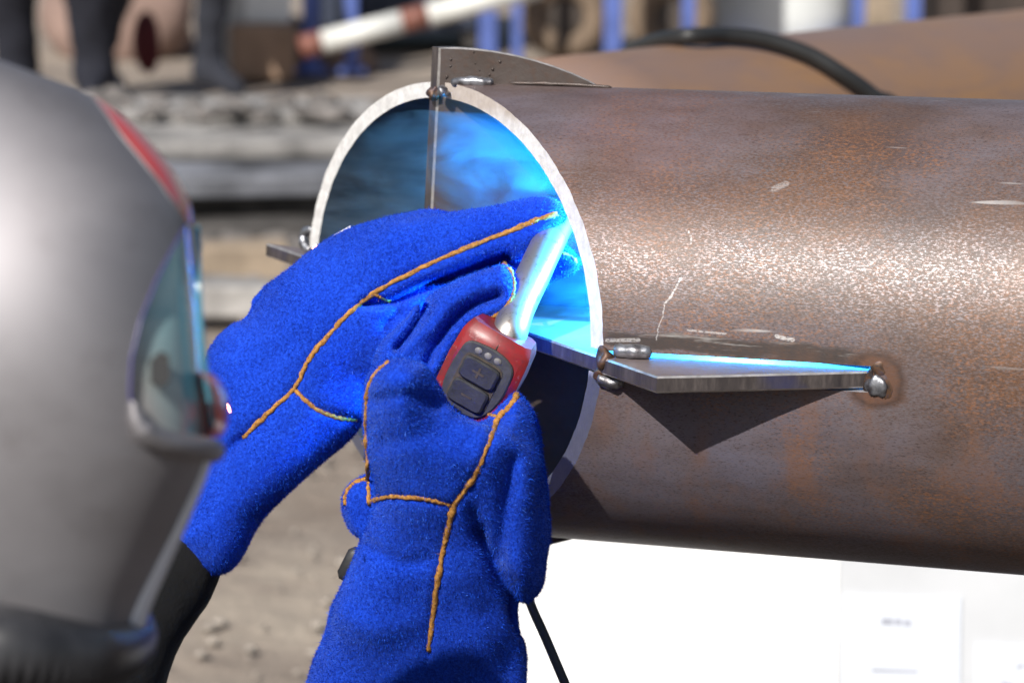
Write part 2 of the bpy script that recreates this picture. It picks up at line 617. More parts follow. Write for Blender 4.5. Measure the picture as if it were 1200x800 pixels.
# ------------------------------------------------------------------ the main pipe
PA = np.array([0.03087466, 1.96199337, 0.90070406])
ROT = math.atan2(-0.29583366, 0.95523626)
R0, WALL = .1625, .0112
K1, K2, K0 = 1.0294, .0584, -.0868          # mitre cut: t = K1*q1 + K2*q2 + K0, q1 towards the viewer
pipe = empty('steel_pipe', PA, ROT)
tag(pipe, 'rusty brown steel pipe in front, its slanted open end slotted with crossed plates', 'pipe')
PM = mat_of(pipe)
PMn = np.array(PM)


def L(t, q1, q2):
    return (t, -q1, q2)


def LW(t, q1, q2):
    return np.array(PM @ Vector((t, -q1, q2)))


def tcut(ph, r):
    q1, q2 = r * math.cos(ph), r * math.sin(ph)
    return K1 * q1 + K2 * q2 + K0


# angles: fine rows, with exact rows at the near (0) and far (pi) slots
SLOTA = (-.0105 / R0, .0068 / R0)
base_ang = [2 * math.pi * i / 220 for i in range(220)]
angs = []
for a_ in base_ang:
    aa = (a_ + math.pi) % (2 * math.pi) - math.pi
    if min(abs(aa - SLOTA[0]), abs(aa - SLOTA[1])) < .012 or SLOTA[0] < aa < SLOTA[1]: continue
    if abs(abs(aa) - math.pi) < .075: continue
    angs.append(aa)
angs += [SLOTA[0], SLOTA[1], math.pi - .0105 / R0, -math.pi + .0105 / R0]
angs = sorted(angs)
NA = len(angs)
ts_seg1 = np.linspace(0, 1, 14)
NS = len(ts_seg1) + 14
rj = [.00022 * math.sin(37 * a) + .00016 * math.sin(91 * a + 1) + rng.normal(0, .00007) for a in angs]


def slot_len(ph):
    return .180


V, Fq, fm = [], [], []
for lay, rad in ((0, R0), (1, R0 - WALL)):
    for i, a_ in enumerate(angs):
        t0 = tcut(a_, rad) + rj[i] * (1 if lay == 0 else .6)
        t1 = tcut(a_, R0) + slot_len(a_)
        tt = list(t0 + (t1 - t0) * ts_seg1) + list(np.linspace(t1, 3.2, 15)[1:])
        for t in tt:
            V.append(L(t, rad * math.cos(a_), rad * math.sin(a_)))
nT = len(ts_seg1) + 14


def vid(lay, i, k): return lay * NA * nT + (i % NA) * nT + k


slot_rows = [i for i in range(NA) if abs(angs[i] - SLOTA[0]) < 1e-9]
slot_rows.append(NA - 1)                    # the far slot wraps round pi
sl_end = len(ts_seg1) - 1
for i in range(NA):
    for k in range(nT - 1):
        if i in slot_rows and k < sl_end: continue
        Fq.append([vid(0, i, k), vid(0, i, k + 1), vid(0, i + 1, k + 1), vid(0, i + 1, k)]); fm.append(0)
        Fq.append([vid(1, i, k), vid(1, i + 1, k), vid(1, i + 1, k + 1), vid(1, i, k + 1)]); fm.append(1)
    if i not in slot_rows:
        Fq.append([vid(0, i, 0), vid(0, i + 1, 0), vid(1, i + 1, 0), vid(1, i, 0)]); fm.append(2)
    Fq.append([vid(0, i, nT - 1), vid(1, i, nT - 1), vid(1, i + 1, nT - 1), vid(0, i + 1, nT - 1)]); fm.append(2)
for i in slot_rows:
    for k in range(sl_end):
        Fq.append([vid(0, i, k), vid(1, i, k), vid(1, i, k + 1), vid(0, i, k + 1)]); fm.append(2)
        j = i + 1
        Fq.append([vid(0, j, k), vid(0, j, k + 1), vid(1, j, k + 1), vid(1, j, k)]); fm.append(2)
    Fq.append([vid(0, i, sl_end), vid(1, i, sl_end), vid(1, i + 1, sl_end), vid(0, i + 1, sl_end)]); fm.append(2)
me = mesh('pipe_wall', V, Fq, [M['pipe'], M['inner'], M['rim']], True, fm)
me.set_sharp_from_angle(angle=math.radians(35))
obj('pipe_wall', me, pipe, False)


def plate(name, poly, to_local, thick0, thick1, bev=.0012):
    """poly in plate plane; w runs thick0..thick1; faces, then edge, with a thin bevel"""
    P = np.asarray(poly, float)
    n = len(P)
    c = P.mean(0)
    nx = np.roll(P, -1, 0) - np.roll(P, 1, 0)
    nr = np.stack([nx[:, 1], -nx[:, 0]], 1); nr /= np.linalg.norm(nr, axis=1)[:, None]
    area = 0.5 * np.sum(P[:, 0] * np.roll(P[:, 1], -1) - np.roll(P[:, 0], -1) * P[:, 1])
    if area < 0: nr = -nr
    Q = P - nr * bev
    rings = [(thick0, Q), (thick0 + bev, P), (thick1 - bev, P), (thick1, Q)]
    V = [to_local(u, v, wv) for wv, R_ in rings for u, v in R_]
    Fc = [list(range(n))[::-1], [3 * n + i for i in range(n)]]
    fm = [0, 0]
    for k in range(3):
        for i in range(n):
            j = (i + 1) % n
            Fc.append([k * n + i, k * n + j, (k + 1) * n + j, (k + 1) * n + i]); fm.append(2 if k == 2 or k == 0 else 1)
    me = mesh(name, V, Fc, [M['plate_light'] if name == 'flat_plate' else M['plate'], M['edge'], M['edge_burr']], False, fm)
    return obj(name, me, pipe, False)


# horizontal plate: polygon in (t, q1)
fr = []
for q in np.linspace(-.216, .2145, 24):
    fr.append((K1 * q + K0 - .0035 + rng.normal(0, .0003), q))
near_side = [(.165, .2005), (.20, .1845), (.235, .1685), (.2565, .1585), (.2575, .150), (.21, .137), (.070, .004)]
far_side = [(-.02, -.09), (-.165, -.14), (-.168, -.1605), (-.20, -.172), (-.25, -.193), (-.29, -.209)]
plate('flat_plate', fr + near_side + far_side, lambda u, v, wv: L(u + K2 * wv, v, wv), -.0085, .0025)
# vertical plate: polygon in (t, q2), sheared so its front edge follows the mitre
fr = [(K2 * q + K0 - .0055, q) for q in np.linspace(-.187, .1874, 20)]
top = [(-.066, .1880), (-.052, .1874), (-.038, .1860), (-.024, .1838), (-.010, .1808), (.004, .1770), (.018, .1724), (.030, .1676), (.041, .1622), (.046, .14)]
bot = [(u, -v) for u, v in top[::-1]]
plate('upright_plate', fr + top + bot, lambda u, v, wv: L(u + K1 * wv, wv, v), -.0172, -.0078)


def bead(name, pts, r, mat, seg=10, jit=.15, flat=1.0):
    P = spline(pts, 5)
    n = len(P)
    s = np.linspace(0, 1, n)
    rr = r * np.sqrt(np.clip(1 - (2 * s - 1) ** 6, .05, 1))[:, None] * (1 + jit * rng.normal(0, 1, (n, seg)).clip(-1.5, 1.5)) * (1 + .04 * np.sin(s * n * 1.3))[:, None]
    v, f = tube(P, rr, seg, flat=flat)
    me = mesh(name, v, f, mat)
    return obj(name, me, pipe, False)


def cyl(t, z, out=0.0):
    q = math.sqrt(max(0, (R0 + out) ** 2 - z * z))
    return L(t, q, z)


def blob_on(c, r, mat, seed, squash=(1, 1, 1), amp=.3):
    v, f = blob(c, r, seed, 12, amp, squash)
    return obj('weld_bead', mesh('weld_bead', v, f, mat), pipe, False)


blob_on(cyl(.263, -.0065, -.0004), .0062, M['weld'], 3, (1.1, .5, 1.1), .45)
blob_on(cyl(.2660, -.005, -.0045), .0115, M['burnt'], 5, (1, .45, 1.15), .3)
blob_on(cyl(.2640, .0050, -.003), .0065, M['burnt'], 6, (1.0, .6, 1.0), .3)
bead('weld_bead', [cyl(.088, .0070, -.001), cyl(.10, .0074, .001), cyl(.114, .0068, -.001)], .0050, M['weld'], 12, .08)
blob_on(cyl(.083, .001, 0), .0062, M['burnt'], 8, (1, 1, 1.2), .5)
bead('weld_bead', [L(.077, .162, -.0115), L(.087, .1635, -.0145), L(.095, .1630, -.0125)], .0044, M['weld'], 12, .12)
blob_on(L(.080, .161, -.0095), .0052, M['burnt'], 9, (1.2, 1, .8), .4)
# tack at the top of the upright plate and bead along its foot
bead('weld_bead', [L(-.078, .001, .1632), L(-.066, .003, .1648), L(-.054, .002, .1645), L(-.046, .000, .1640)], .0036, M['weld'], 10, .14)
bead('weld_bead', [L(-.036, -.004, .1640), L(-.01, -.005, .1640), L(.02, -.005, .1638), L(.04, -.006, .1628)], .0013, M['plate'], 8, .25)
blob_on(L(-.083, .003, .1575), .0042, M['weld'], 12, (1.0, 1.2, 1.0), .5)
blob_on(L(-.093, -.004, .1550), .0042, M['burnt'], 14, (1.1, 1, 1.1), .5)
# tack on the far slot, a curl of weld metal
bead('weld_bead', [L(-.253, -.166, .006), L(-.262, -.172, .012), L(-.262, -.174, .020), L(-.252, -.168, .024)], .0040, M['weld'], 10, .1)
# spatter on the upright plate
parts = []
for k in range(12):
    t = -.08 + abs(rng.normal(0, .05)); z = .164 + rng.uniform(0, .022) * (1 - max(0, t + .02) * 9)
    if t > .035: continue
    z = .1645 + (np.interp(t, [-.06, -.04, -.019, .008, .042], [.187, .1850, .1805, .173, .165]) - .1655) * rng.random()
    parts.append(blob(L(t + K1 * -.0078, -.0076, z), rng.uniform(.0005, .0013), k, 4, .2))
obj('weld_spatter', mesh('weld_spatter', *merge(parts), M['plate']), pipe, False)["kind"] = "stuff"

# ------------------------------------------------------------------ the welding arc: the one light in the place besides the sun
ARC_T, ARC_Q1, ARC_Q2 = .150, .060, .082
al = bpy.data.lights.new("welding_arc", 'POINT')
al.energy = 21
al.color = (.05, .52, 1.0)
al.shadow_soft_size = .006
ao = bpy.data.objects.new("welding_arc", al)
COL.objects.link(ao)
ao.location = LW(ARC_T, ARC_Q1, ARC_Q2)

# ------------------------------------------------------------------ signed-field modelling
def seg_dist(P, a, b):
    ab = b - a
    t = np.clip(((P - a) @ ab) / (ab @ ab + 1e-12), 0, 1)
    return np.linalg.norm(P - (a + t[..., None] * ab), axis=-1)


class Map2:
    """2-D field over photo-plane pixels sampled bilinearly"""
    def __init__(s, box_, step=2.0):
        s.x0, s.y0, x1, y1 = box_
        s.st = step
        s.nx = int((x1 - s.x0) / step) + 2
        s.ny = int((y1 - s.y0) / step) + 2
        X, Y = np.meshgrid(s.x0 + np.arange(s.nx) * step, s.y0 + np.arange(s.ny) * step)
        s.P = np.stack([X, Y], -1)

    def poly(s, pts, n=4):
        C = spline(pts, n, True)
        D = np.full(s.P.shape[:2], 1e9)
        ins = np.zeros(s.P.shape[:2], bool)
        px, py = s.P[..., 0], s.P[..., 1]
        for i in range(len(C)):
            a, b = C[i], C[(i + 1) % len(C)]
            D = np.minimum(D, seg_dist(s.P, a, b))
            cond = ((a[1] > py) != (b[1] > py))
            if a[1] != b[1]:
                ins ^= cond & (px < (b[0] - a[0]) * (py - a[1]) / (b[1] - a[1]) + a[0])
        return np.where(ins, D, -D)           # positive inside

    def line(s, pts, n=4):
        C = spline(pts, n)
        D = np.full(s.P.shape[:2], 1e9)
        for i in range(len(C) - 1):
            D = np.minimum(D, seg_dist(s.P, C[i], C[i + 1]))
        return D

    def sample(s, Fm, px, py):
        u = np.clip((px - s.x0) / s.st, 0, s.nx - 1.001); v = np.clip((py - s.y0) / s.st, 0, s.ny - 1.001)
        i = u.astype(int); j = v.astype(int); fu = u - i; fv = v - j
        return (Fm[j, i] * (1 - fu) + Fm[j, i + 1] * fu) * (1 - fv) + (Fm[j + 1, i] * (1 - fu) + Fm[j + 1, i + 1] * fu) * fv


def smin(a, b, k):
    h = np.clip(.5 + .5 * (b - a) / k, 0, 1)
    return b * (1 - h) + a * h - k * h * (1 - h)


def surface_nets(Fv, org, vox):
    nx, ny, nz = Fv.shape
    neg = Fv < 0
    c = np.zeros((nx - 1, ny - 1, nz - 1), np.int8)
    for dx in (0, 1):
        for dy in (0, 1):
            for dz in (0, 1):
                c += neg[dx:nx - 1 + dx, dy:ny - 1 + dy, dz:nz - 1 + dz]
    act = (c > 0) & (c < 8)
    I = np.argwhere(act)
    idm = np.full(act.shape, -1, np.int64)
    idm[act] = np.arange(len(I))
    acc = np.zeros((len(I), 3)); cnt = np.zeros(len(I))
    cs = [(a, b, d) for a in (0, 1) for b in (0, 1) for d in (0, 1)]
    for p in cs:
        for ax in range(3):
            if p[ax]: continue
            q = list(p); q[ax] = 1
            va = Fv[I[:, 0] + p[0], I[:, 1] + p[1], I[:, 2] + p[2]]
            vb = Fv[I[:, 0] + q[0], I[:, 1] + q[1], I[:, 2] + q[2]]
            m = (va < 0) != (vb < 0)
            t = va[m] / (va[m] - vb[m])
            pt = np.tile(np.array(p, float), (m.sum(), 1)); pt[:, ax] += t
            acc[m] += pt; cnt[m] += 1
    V = (I + acc / cnt[:, None]) * vox + org
    quads = []
    for ax in range(3):
        b_, d_ = (ax + 1) % 3, (ax + 2) % 3
        sl0 = [slice(None)] * 3; sl1 = [slice(None)] * 3
        sl0[ax] = slice(0, -1); sl1[ax] = slice(1, None)
        e = neg[tuple(sl0)] != neg[tuple(sl1)]
        E = np.argwhere(e)
        ok = (E[:, b_] > 0) & (E[:, d_] > 0) & (E[:, b_] < Fv.shape[b_] - 1) & (E[:, d_] < Fv.shape[d_] - 1)
        E = E[ok]
        s = neg[E[:, 0], E[:, 1], E[:, 2]]
        ids = []
        for db, dd in ((-1, -1), (0, -1), (0, 0), (-1, 0)):
            Q = E.copy(); Q[:, b_] += db; Q[:, d_] += dd
            ids.append(idm[Q[:, 0], Q[:, 1], Q[:, 2]])
        ids = np.stack(ids, 1)
        ids[~s] = ids[~s][:, ::-1]
        quads.append(ids)
    return V, np.concatenate(quads)


def vnoise(P, scale, seed):
    """cheap smooth noise: sum of random plane waves"""
    rs = np.random.default_rng(seed)
    out = np.zeros(P[0].shape, np.float32)
    for _ in range(7):
        k = rs.normal(0, 1, 3) * scale
        out += np.sin(P[0] * k[0] + P[1] * k[1] + P[2] * k[2] + rs.uniform(0, 6.28)).astype(np.float32)
    return out / 7 ** .5


def smooth_mesh(V, Q, it=2, lam=.5):
    nb = np.concatenate([Q[:, [0, 1]], Q[:, [1, 2]], Q[:, [2, 3]], Q[:, [3, 0]]])
    nb = np.concatenate([nb, nb[:, ::-1]])
    for _ in range(it):
        a = np.zeros_like(V)
        np.add.at(a, nb[:, 0], V[nb[:, 1]])
        cnt = np.bincount(nb[:, 0], minlength=len(V))[:, None]
        V = V * (1 - lam) + lam * a / np.maximum(cnt, 1)
    return V


def sculpt(lobes, bbox, zr, z0, creases=(), vox=.0018, seed=1, wob=.0022, k=.010, ridges=()):
    """lobes: (outline px, roll-off px, half thickness m, depth fn(px,py), union softness)"""
    mp = Map2(bbox, 2.0)
    xs = np.arange((bbox[0] - 600) / FPX * zr[1] - .01, (bbox[2] - 600) / FPX * zr[1] + .01, vox) if bbox[0] < 600 else None
    lo = min((bbox[0] - 600) / FPX * z for z in zr); hi = max((bbox[2] - 600) / FPX * z for z in zr)
    xs = np.arange(lo, hi, vox)
    lo = min((400 - bbox[3]) / FPX * z for z in zr); hi = max((400 - bbox[1]) / FPX * z for z in zr)
    ys = np.arange(lo, hi, vox)
    zs = np.arange(zr[0], zr[1], vox)
    X, Y, Z = np.meshgrid(xs.astype(np.float32), ys.astype(np.float32), zs.astype(np.float32), indexing='ij')
    PX = 600 + FPX * X / Z
    PY = 400 - FPX * Y / Z
    Ft = None
    for outline, rpx, T, zf, kk in lobes:
        s = mp.sample(mp.poly(outline).astype(np.float32), PX, PY)
        q = np.maximum(0, 1 - s / rpx)
        rm = rpx / FPX * z0
        zz = (Z - zf(PX, PY)) / T
        phi = (np.sqrt(q * q + zz * zz) - 1) * min(rm, T)
        Ft = phi if Ft is None else smin(Ft, phi, kk)
    zmid = lobes[0][3](PX, PY)
    for pts, wpx, dep in creases:
        d = mp.sample(mp.line(pts).astype(np.float32), PX, PY)
        Ft = Ft + dep * np.exp(-(d / wpx) ** 2) * (Z < zmid + .01)
    Ft = Ft + wob * vnoise((X, Y, Z), 28, seed) * .6 + wob * .55 * vnoise((X, Y, Z), 75, seed + 1)
    V, Q = surface_nets(Ft, np.array([xs[0], ys[0], zs[0]]), vox)
    V = smooth_mesh(V, Q, 1)
    # view space is left-handed here (x right, y up, z forward): flip the faces
    return view_to_world(V), Q[:, ::-1]


def nap(V, Q, count, seed, length=.0014):
    """short suede fibres standing on a surface, one thin triangle each"""
    rs = np.random.default_rng(seed)
    A, B, C_, D_ = (V[Q[:, i]] for i in range(4))
    nrm = np.cross(C_ - A, D_ - B)
    ar = np.linalg.norm(nrm, axis=1)
    nrm = nrm / (ar[:, None] + 1e-12)
    cen = (A + C_) / 2
    vis = ((CC - cen) * nrm).sum(1) > -.35 * np.linalg.norm(CC - cen, axis=1)     # whole side towards the open, plus the rim
    pr = ar * vis
    pick = rs.choice(len(Q), count, p=pr / pr.sum())
    u, v = rs.random((2, count, 1))
    p = (A[pick] * (1 - u) + B[pick] * u) * (1 - v) + (D_[pick] * (1 - u) + C_[pick] * u) * v
    n_ = nrm[pick]
    flow = np.array([.25, .1, -.45]) + .5 * np.stack(
        [np.sin(p @ np.array([70, 30, 50]) + i * 2) for i in range(3)], 1)
    dirn = n_ * .75 + flow * .55 + rs.normal(0, .45, (count, 3))
    dirn /= np.linalg.norm(dirn, axis=1)[:, None]
    side = np.cross(dirn, rs.normal(0, 1, (count, 3)))
    side /= np.linalg.norm(side, axis=1)[:, None] + 1e-9
    ln = length * rs.gamma(4, .25, (count, 1))
    wd = .00016 * rs.uniform(.7, 1.5, (count, 1))
    p = p - n_ * .0003
    VV = np.stack([p - side * wd, p + side * wd, p + dirn * ln], 1).reshape(-1, 3)
    FF = np.arange(count * 3).reshape(-1, 3)
    low = vnoise((p[:, 0], p[:, 1], p[:, 2]), 26, seed) * .5 + vnoise((p[:, 0], p[:, 1], p[:, 2]), 90, seed + 5) * .35
    tone = np.repeat(np.clip(rs.normal(.46, .27, count) + .22 * low + (rs.random(count) < .004) * .3, 0, 1), 3).astype(np.float32)
    me = mesh('suede_nap', VV, FF, M['fibre'], False)
    at2 = me.attributes.new('tone', 'FLOAT', 'POINT')
    at2.data.foreach_set('value', tone)
    return me


def on_surface(bvh, pts, n=10, lift=.0005):
    P = spline(pts, n)
    out = []
    last = None
    for x, y in P:
        d = at(x, y, 1.0) - CC
        hit = bvh.ray_cast(Vector(CC), Vector(d).normalized())
        if hit[0] is None:
            if last is None: continue
            dd = last
        else:
            dd = proj(np.array(hit[0]))[2]
        last = dd
        out.append(at(x, y, dd - lift))
    out = np.array(out)
    if len(out) > 6:        # keep the cord from jumping over folds
        ker = np.array([1, 2, 3, 2, 1]) / 9
        pad = np.pad(out, ((2, 2), (0, 0)), 'edge')
        out = np.stack([np.convolve(pad[:, i], ker, 'valid') for i in range(3)], 1)
    return out


def cord(bvh, pts, r, parent, name='piping'):
    r = r * .9
    P = on_surface(bvh, pts, lift=-.0003)
    P = P + rng.normal(0, .00022, P.shape)
    n = len(P)
    rr = r * (1 + .16 * rng.normal(0, 1, (n, 9)).clip(-1.6, 1.6)) * (1 + .12 * np.repeat(rng.normal(0, 1, n // 3 + 1), 3)[:n])[:, None]
    v, f = tube(P, rr, 9)
    parts = [(v, f)]
    for k in range(n * 2):           # frayed fibres
        i = rng.integers(0, n)
        p = P[i] + rng.normal(0, r * .5, 3)
        d = rng.normal(0, 1, 3); d /= np.linalg.norm(d)
        s = np.cross(d, rng.normal(0, 1, 3)); s /= np.linalg.norm(s)
        ln = r * rng.uniform(1.0, 2.0)
        parts.append((np.array([p - s * .00016, p + s * .00016, p + d * ln]), [[0, 1, 2]]))
    v, f = merge(parts)
    return obj(name, mesh(name, v, f, M['piping']), parent)


def lin(z0, x0, y0, ax, ay):
    return lambda x, y: z0 + ax * (x - x0) + ay * (y - y0)


# ------------------------------------------------------------------ the welder
person = empty('person', wpt(-200, 1.62, 0))
tag(person, 'welder in silver helmet and blue suede gloves reaching into the open pipe end', 'person')


def capsule_mesh(chains, vox, k=.04):
    P = np.concatenate([np.array([q[:3] for q in ch]) for ch in chains])
    rm = max(q[3] for ch in chains for q in ch) + .05
    lo, hi = P.min(0) - rm, P.max(0) + rm
    ax = [np.arange(lo[i], hi[i], vox) for i in range(3)]
    G = np.stack(np.meshgrid(*ax, indexing='ij'), -1).astype(np.float32)
    Ft = None
    for ch in chains:
        for a, b in zip(ch[:-1], ch[1:]):
            A_, B_ = np.array(a[:3]), np.array(b[:3])
            ab = B_ - A_
            t = np.clip(((G - A_) @ ab) / (ab @ ab), 0, 1)
            d = np.linalg.norm(G - (A_ + t[..., None] * ab), axis=-1) - (a[3] + (b[3] - a[3]) * t)
            Ft = d if Ft is None else smin(Ft, d, k)
    Ft += .006 * vnoise((G[..., 0], G[..., 1], G[..., 2]), 14, 5) + .004 * vnoise((G[..., 0], G[..., 1], G[..., 2]), 34, 9)
    return surface_nets(Ft, lo, vox)


def P4(p, r): return (*p, r)


head = at(-90, 400, 1.25)
neck = at(-110, 870, 1.33)
shl, shr = at(-110, 1010, 1.60), at(-140, 1120, 1.22)
chest = (neck + shl + shr) / 3 + np.array([-.06, 0, -.14])
pel = np.array([-.72, 1.50, .38])
elb_l, wr_l = at(70, 830, 1.94), at(226, 622, 1.965)
elb_r, wr_r = at(380, 1240, 1.62), at(480, 840, 1.88)
kn_l, kn_r = np.array([-.36, 1.80, .50]), np.array([-.30, 1.42, .10])
ft_l, ft_r = np.array([-.40, 1.85, .05]), np.array([-.78, 1.42, .07])
V, Q = capsule_mesh([
    [P4(head, .062), P4(neck, .062), P4(chest, .13), P4(pel, .15)],
    [P4(neck, .06), P4(shl, .075), P4(elb_l, .055), P4(wr_l, .030)],
    [P4(neck, .06), P4(shr, .075), P4(elb_r, .058), P4(wr_r, .040)],
    [P4(chest, .13), P4(shl, .08)], [P4(chest, .13), P4(shr, .08)],
    [P4(pel, .14), P4(kn_l, .085), P4(ft_l, .055), P4(ft_l + np.array([.17, 0, 0]), .045)],
    [P4(pel, .14), P4(kn_r, .085), P4(ft_r, .055), P4(ft_r + np.array([-.05, 0, .02]), .05)]], .0125)
ob = obj('body', mesh('body', V, Q, M['black_cloth']), person)
ob["label"] = "black work clothes, one sleeve showing between helmet and far glove"

# --- far glove (the welder's left): gauntlet, back of hand, long first finger, thumb, tip beyond the torch
zl = lin(1.945, 450, 350, -.00012, -.00004)
LG = [
    ([(188, 636), (200, 590), (230, 470), (246, 408), (286, 367), (297, 345), (335, 317), (382, 283), (435, 259), (490, 249), (535, 257),
      (548, 295), (525, 335), (528, 395), (505, 436), (446, 446), (428, 486), (408, 514), (362, 558), (312, 612), (286, 652), (268, 669), (240, 671), (212, 660)],
     78, .043, zl, .01),
    ([(430, 285), (470, 258), (560, 247), (612, 236), (645, 233), (661, 239), (666, 252), (656, 268), (630, 288), (600, 306), (540, 331), (485, 348), (440, 350), (420, 320)],
     28, .020, lin(1.915, 520, 290, -.00010, 0), .007),
    ([(436, 410), (470, 368), (520, 331), (558, 309), (582, 304), (598, 311), (604, 335), (596, 361), (572, 376), (553, 385), (532, 420), (505, 452), (468, 474), (436, 452)],
     28, .024, lin(1.862, 560, 345, -.0002, 0), .004),
    ([(440, 312), (520, 278), (610, 264), (650, 276), (670, 293), (679, 309), (668, 321), (648, 330), (632, 346), (606, 372), (560, 384), (510, 400), (440, 392)],
     17, .019, lin(1.927, 650, 308, -.00022, 0), .004),  # middle finger, hidden part widened to block the arc's light
]
LC = [
    ([(428, 356), (462, 352), (500, 334), (545, 316), (592, 300)], 6, .014),
    ([(466, 408), (484, 386), (500, 360)], 6, .011),
    ([(455, 380), (470, 366)], 8, .006),
    ([(496, 432), (518, 392), (545, 362), (582, 346)], 7, .010),
    ([(520, 350), (555, 330)], 12, -.002),
    ([(330, 400), (380, 360), (420, 320)], 30, -.003),
    ([(300, 430), (345, 400)], 14, .003),
    ([(480, 262), (500, 300)], 16, .003),
    ([(460, 430), (482, 420), (500, 400)], 9, .004),
    ([(285, 513), (345, 455), (372, 408), (437, 344), (500, 311), (560, 285), (620, 262), (652, 251)], 5, .0022),
    ([(345, 455), (370, 478), (415, 492)], 5, .0022),
    ([(250, 540), (300, 500)], 12, .003),
    ([(286, 368), (300, 352), (318, 352)], 10, .004),
    ([(195, 600), (250, 545), (285, 513)], 6, .0035),
]
gl = empty('glove', at(300, 480, 1.95))
gl.parent = person
gl.matrix_parent_inverse = mat_of(person).inverted()
gl["label"] = "blue suede glove farther away, first finger pointing into the pipe"
V, Q = sculpt(LG, (170, 215, 700, 700), (1.82, 2.06), 1.93, LC, seed=3)
obj('glove_hide', mesh('glove_hide', V, Q, M['suede']), gl)
obj('suede_nap', nap(V, Q, 230000, 11), gl)["kind"] = "stuff"
bv = BVHTree.FromPolygons(V.tolist(), Q.tolist())
cord(bv, [(284, 514), (312, 486), (345, 455), (358, 428), (372, 408), (402, 374), (437, 344), (500, 311), (560, 285), (605, 268), (634, 256), (654, 250)], .0022, gl)
cord(bv, [(345, 455), (357, 468), (372, 480), (395, 489), (418, 492)], .0020, gl)
cord(bv, [(437, 343), (446, 348), (458, 354)], .0017, gl)
cord(bv, [(590, 308), (600, 322), (601, 342), (590, 362), (572, 373), (556, 379), (547, 390)], .0017, gl)
cord(bv, [(655, 296), (668, 300), (676, 308)], .0014, gl)
# white label tag showing over the knuckle edge
tp = [(364, 294), (378, 284), (395, 273), (411, 264), (410, 278), (392, 294), (372, 300)]
v, f = prism(tp, lambda u, v_, w_: at(u, v_, 1.957 + w_), -.0016)
o = obj('label_tag', mesh('label_tag', v, f, M['white_cloth'], False), gl)

# --- near glove (the welder's right), closed round the torch handle
zr_ = lin(1.785, 520, 600, 0, .00040)
RG = [
    ([(456, 421), (434, 440), (426, 475), (428, 520), (432, 580), (424, 624), (408, 670), (388, 724), (360, 800), (342, 850), (350, 900), (480, 925), (610, 900), (622, 850),
      (618, 790), (612, 735), (604, 690), (604, 600), (604, 540), (585, 505), (550, 494), (524, 482), (508, 446), (490, 424)],
     74, .046, zr_, .01),
    ([(600, 457), (614, 461), (627, 481), (635, 520), (642, 560), (645, 600), (643, 645), (635, 682), (623, 697), (607, 700), (585, 684), (562, 645), (540, 590), (550, 535), (572, 492)],
     42, .042, lin(1.795, 600, 580, .00012, .0001), .016),
    ([(455, 421), (485, 417), (502, 428), (512, 452), (517, 478), (510, 522), (490, 545), (442, 535), (428, 490), (431, 445)],
     42, .030, lin(1.775, 480, 480, 0, 0), .006),
    ([(440, 558), (417, 562), (403, 577), (401, 605), (412, 626), (435, 632), (460, 600)],
     15, .014, lin(1.84, 420, 595, 0, 0), .004),
]
RC = [
    ([(608, 460), (598, 476), (585, 490), (560, 550), (533, 590), (520, 640), (510, 700), (502, 762)], 5, .0022),
    ([(432, 590), (460, 582), (500, 586), (528, 592)], 5, .0022),
    ([(502, 762), (496, 820)], 4, .002),
    ([(560, 622), (575, 655), (592, 688), (607, 720)], 9, .008),
    ([(560, 622), (552, 600)], 8, .006),
    ([(600, 540), (590, 600), (585, 650)], 10, .004),
    ([(440, 470), (480, 462), (515, 475)], 9, .003),
    ([(450, 520), (500, 510), (545, 520)], 12, .0022),
    ([(432, 640), (470, 660), (500, 655)], 9, .003),
    ([(606, 718), (612, 735)], 8, .010),
    ([(500, 430), (515, 455), (526, 480)], 10, -.002),
    ([(545, 560), (560, 600), (565, 630)], 14, .003),
    ([(600, 500), (612, 540), (616, 580)], 16, -.003),
    ([(430, 600), (470, 640), (480, 700)], 22, .0022),
    ([(570, 720), (590, 760), (596, 810)], 14, .003),
    ([(400, 720), (440, 740), (480, 730)], 16, -.0025),
]
gr = empty('glove', at(500, 640, 1.785))
gr.parent = person
gr.matrix_parent_inverse = mat_of(person).inverted()
gr["label"] = "blue suede glove nearest the viewer, closed round the torch handle"
V, Q = sculpt(RG, (330, 400, 670, 940), (1.68, 1.98), 1.785, RC, seed=8)
obj('glove_hide', mesh('glove_hide', V, Q, M['suede']), gr)
obj('suede_nap', nap(V, Q, 250000, 12), gr)["kind"] = "stuff"
bv = BVHTree.FromPolygons(V.tolist(), Q.tolist())
cord(bv, [(608, 459), (598, 476), (585, 490), (572, 520), (556, 556), (533, 590), (526, 616), (519, 645), (510, 700), (502, 763)], .0022, gr)
cord(bv, [(432, 589), (446, 584), (462, 581), (500, 584), (528, 592)], .0020, gr)
cord(bv, [(587, 487), (580, 487), (573, 486)], .0012, gr)
cord(bv, [(456, 424), (440, 438), (431, 458), (429, 490), (430, 530), (431, 565), (433, 589)], .0017, gr)
cord(bv, [(430, 561), (417, 565), (406, 578), (405, 592)], .0020, gr)

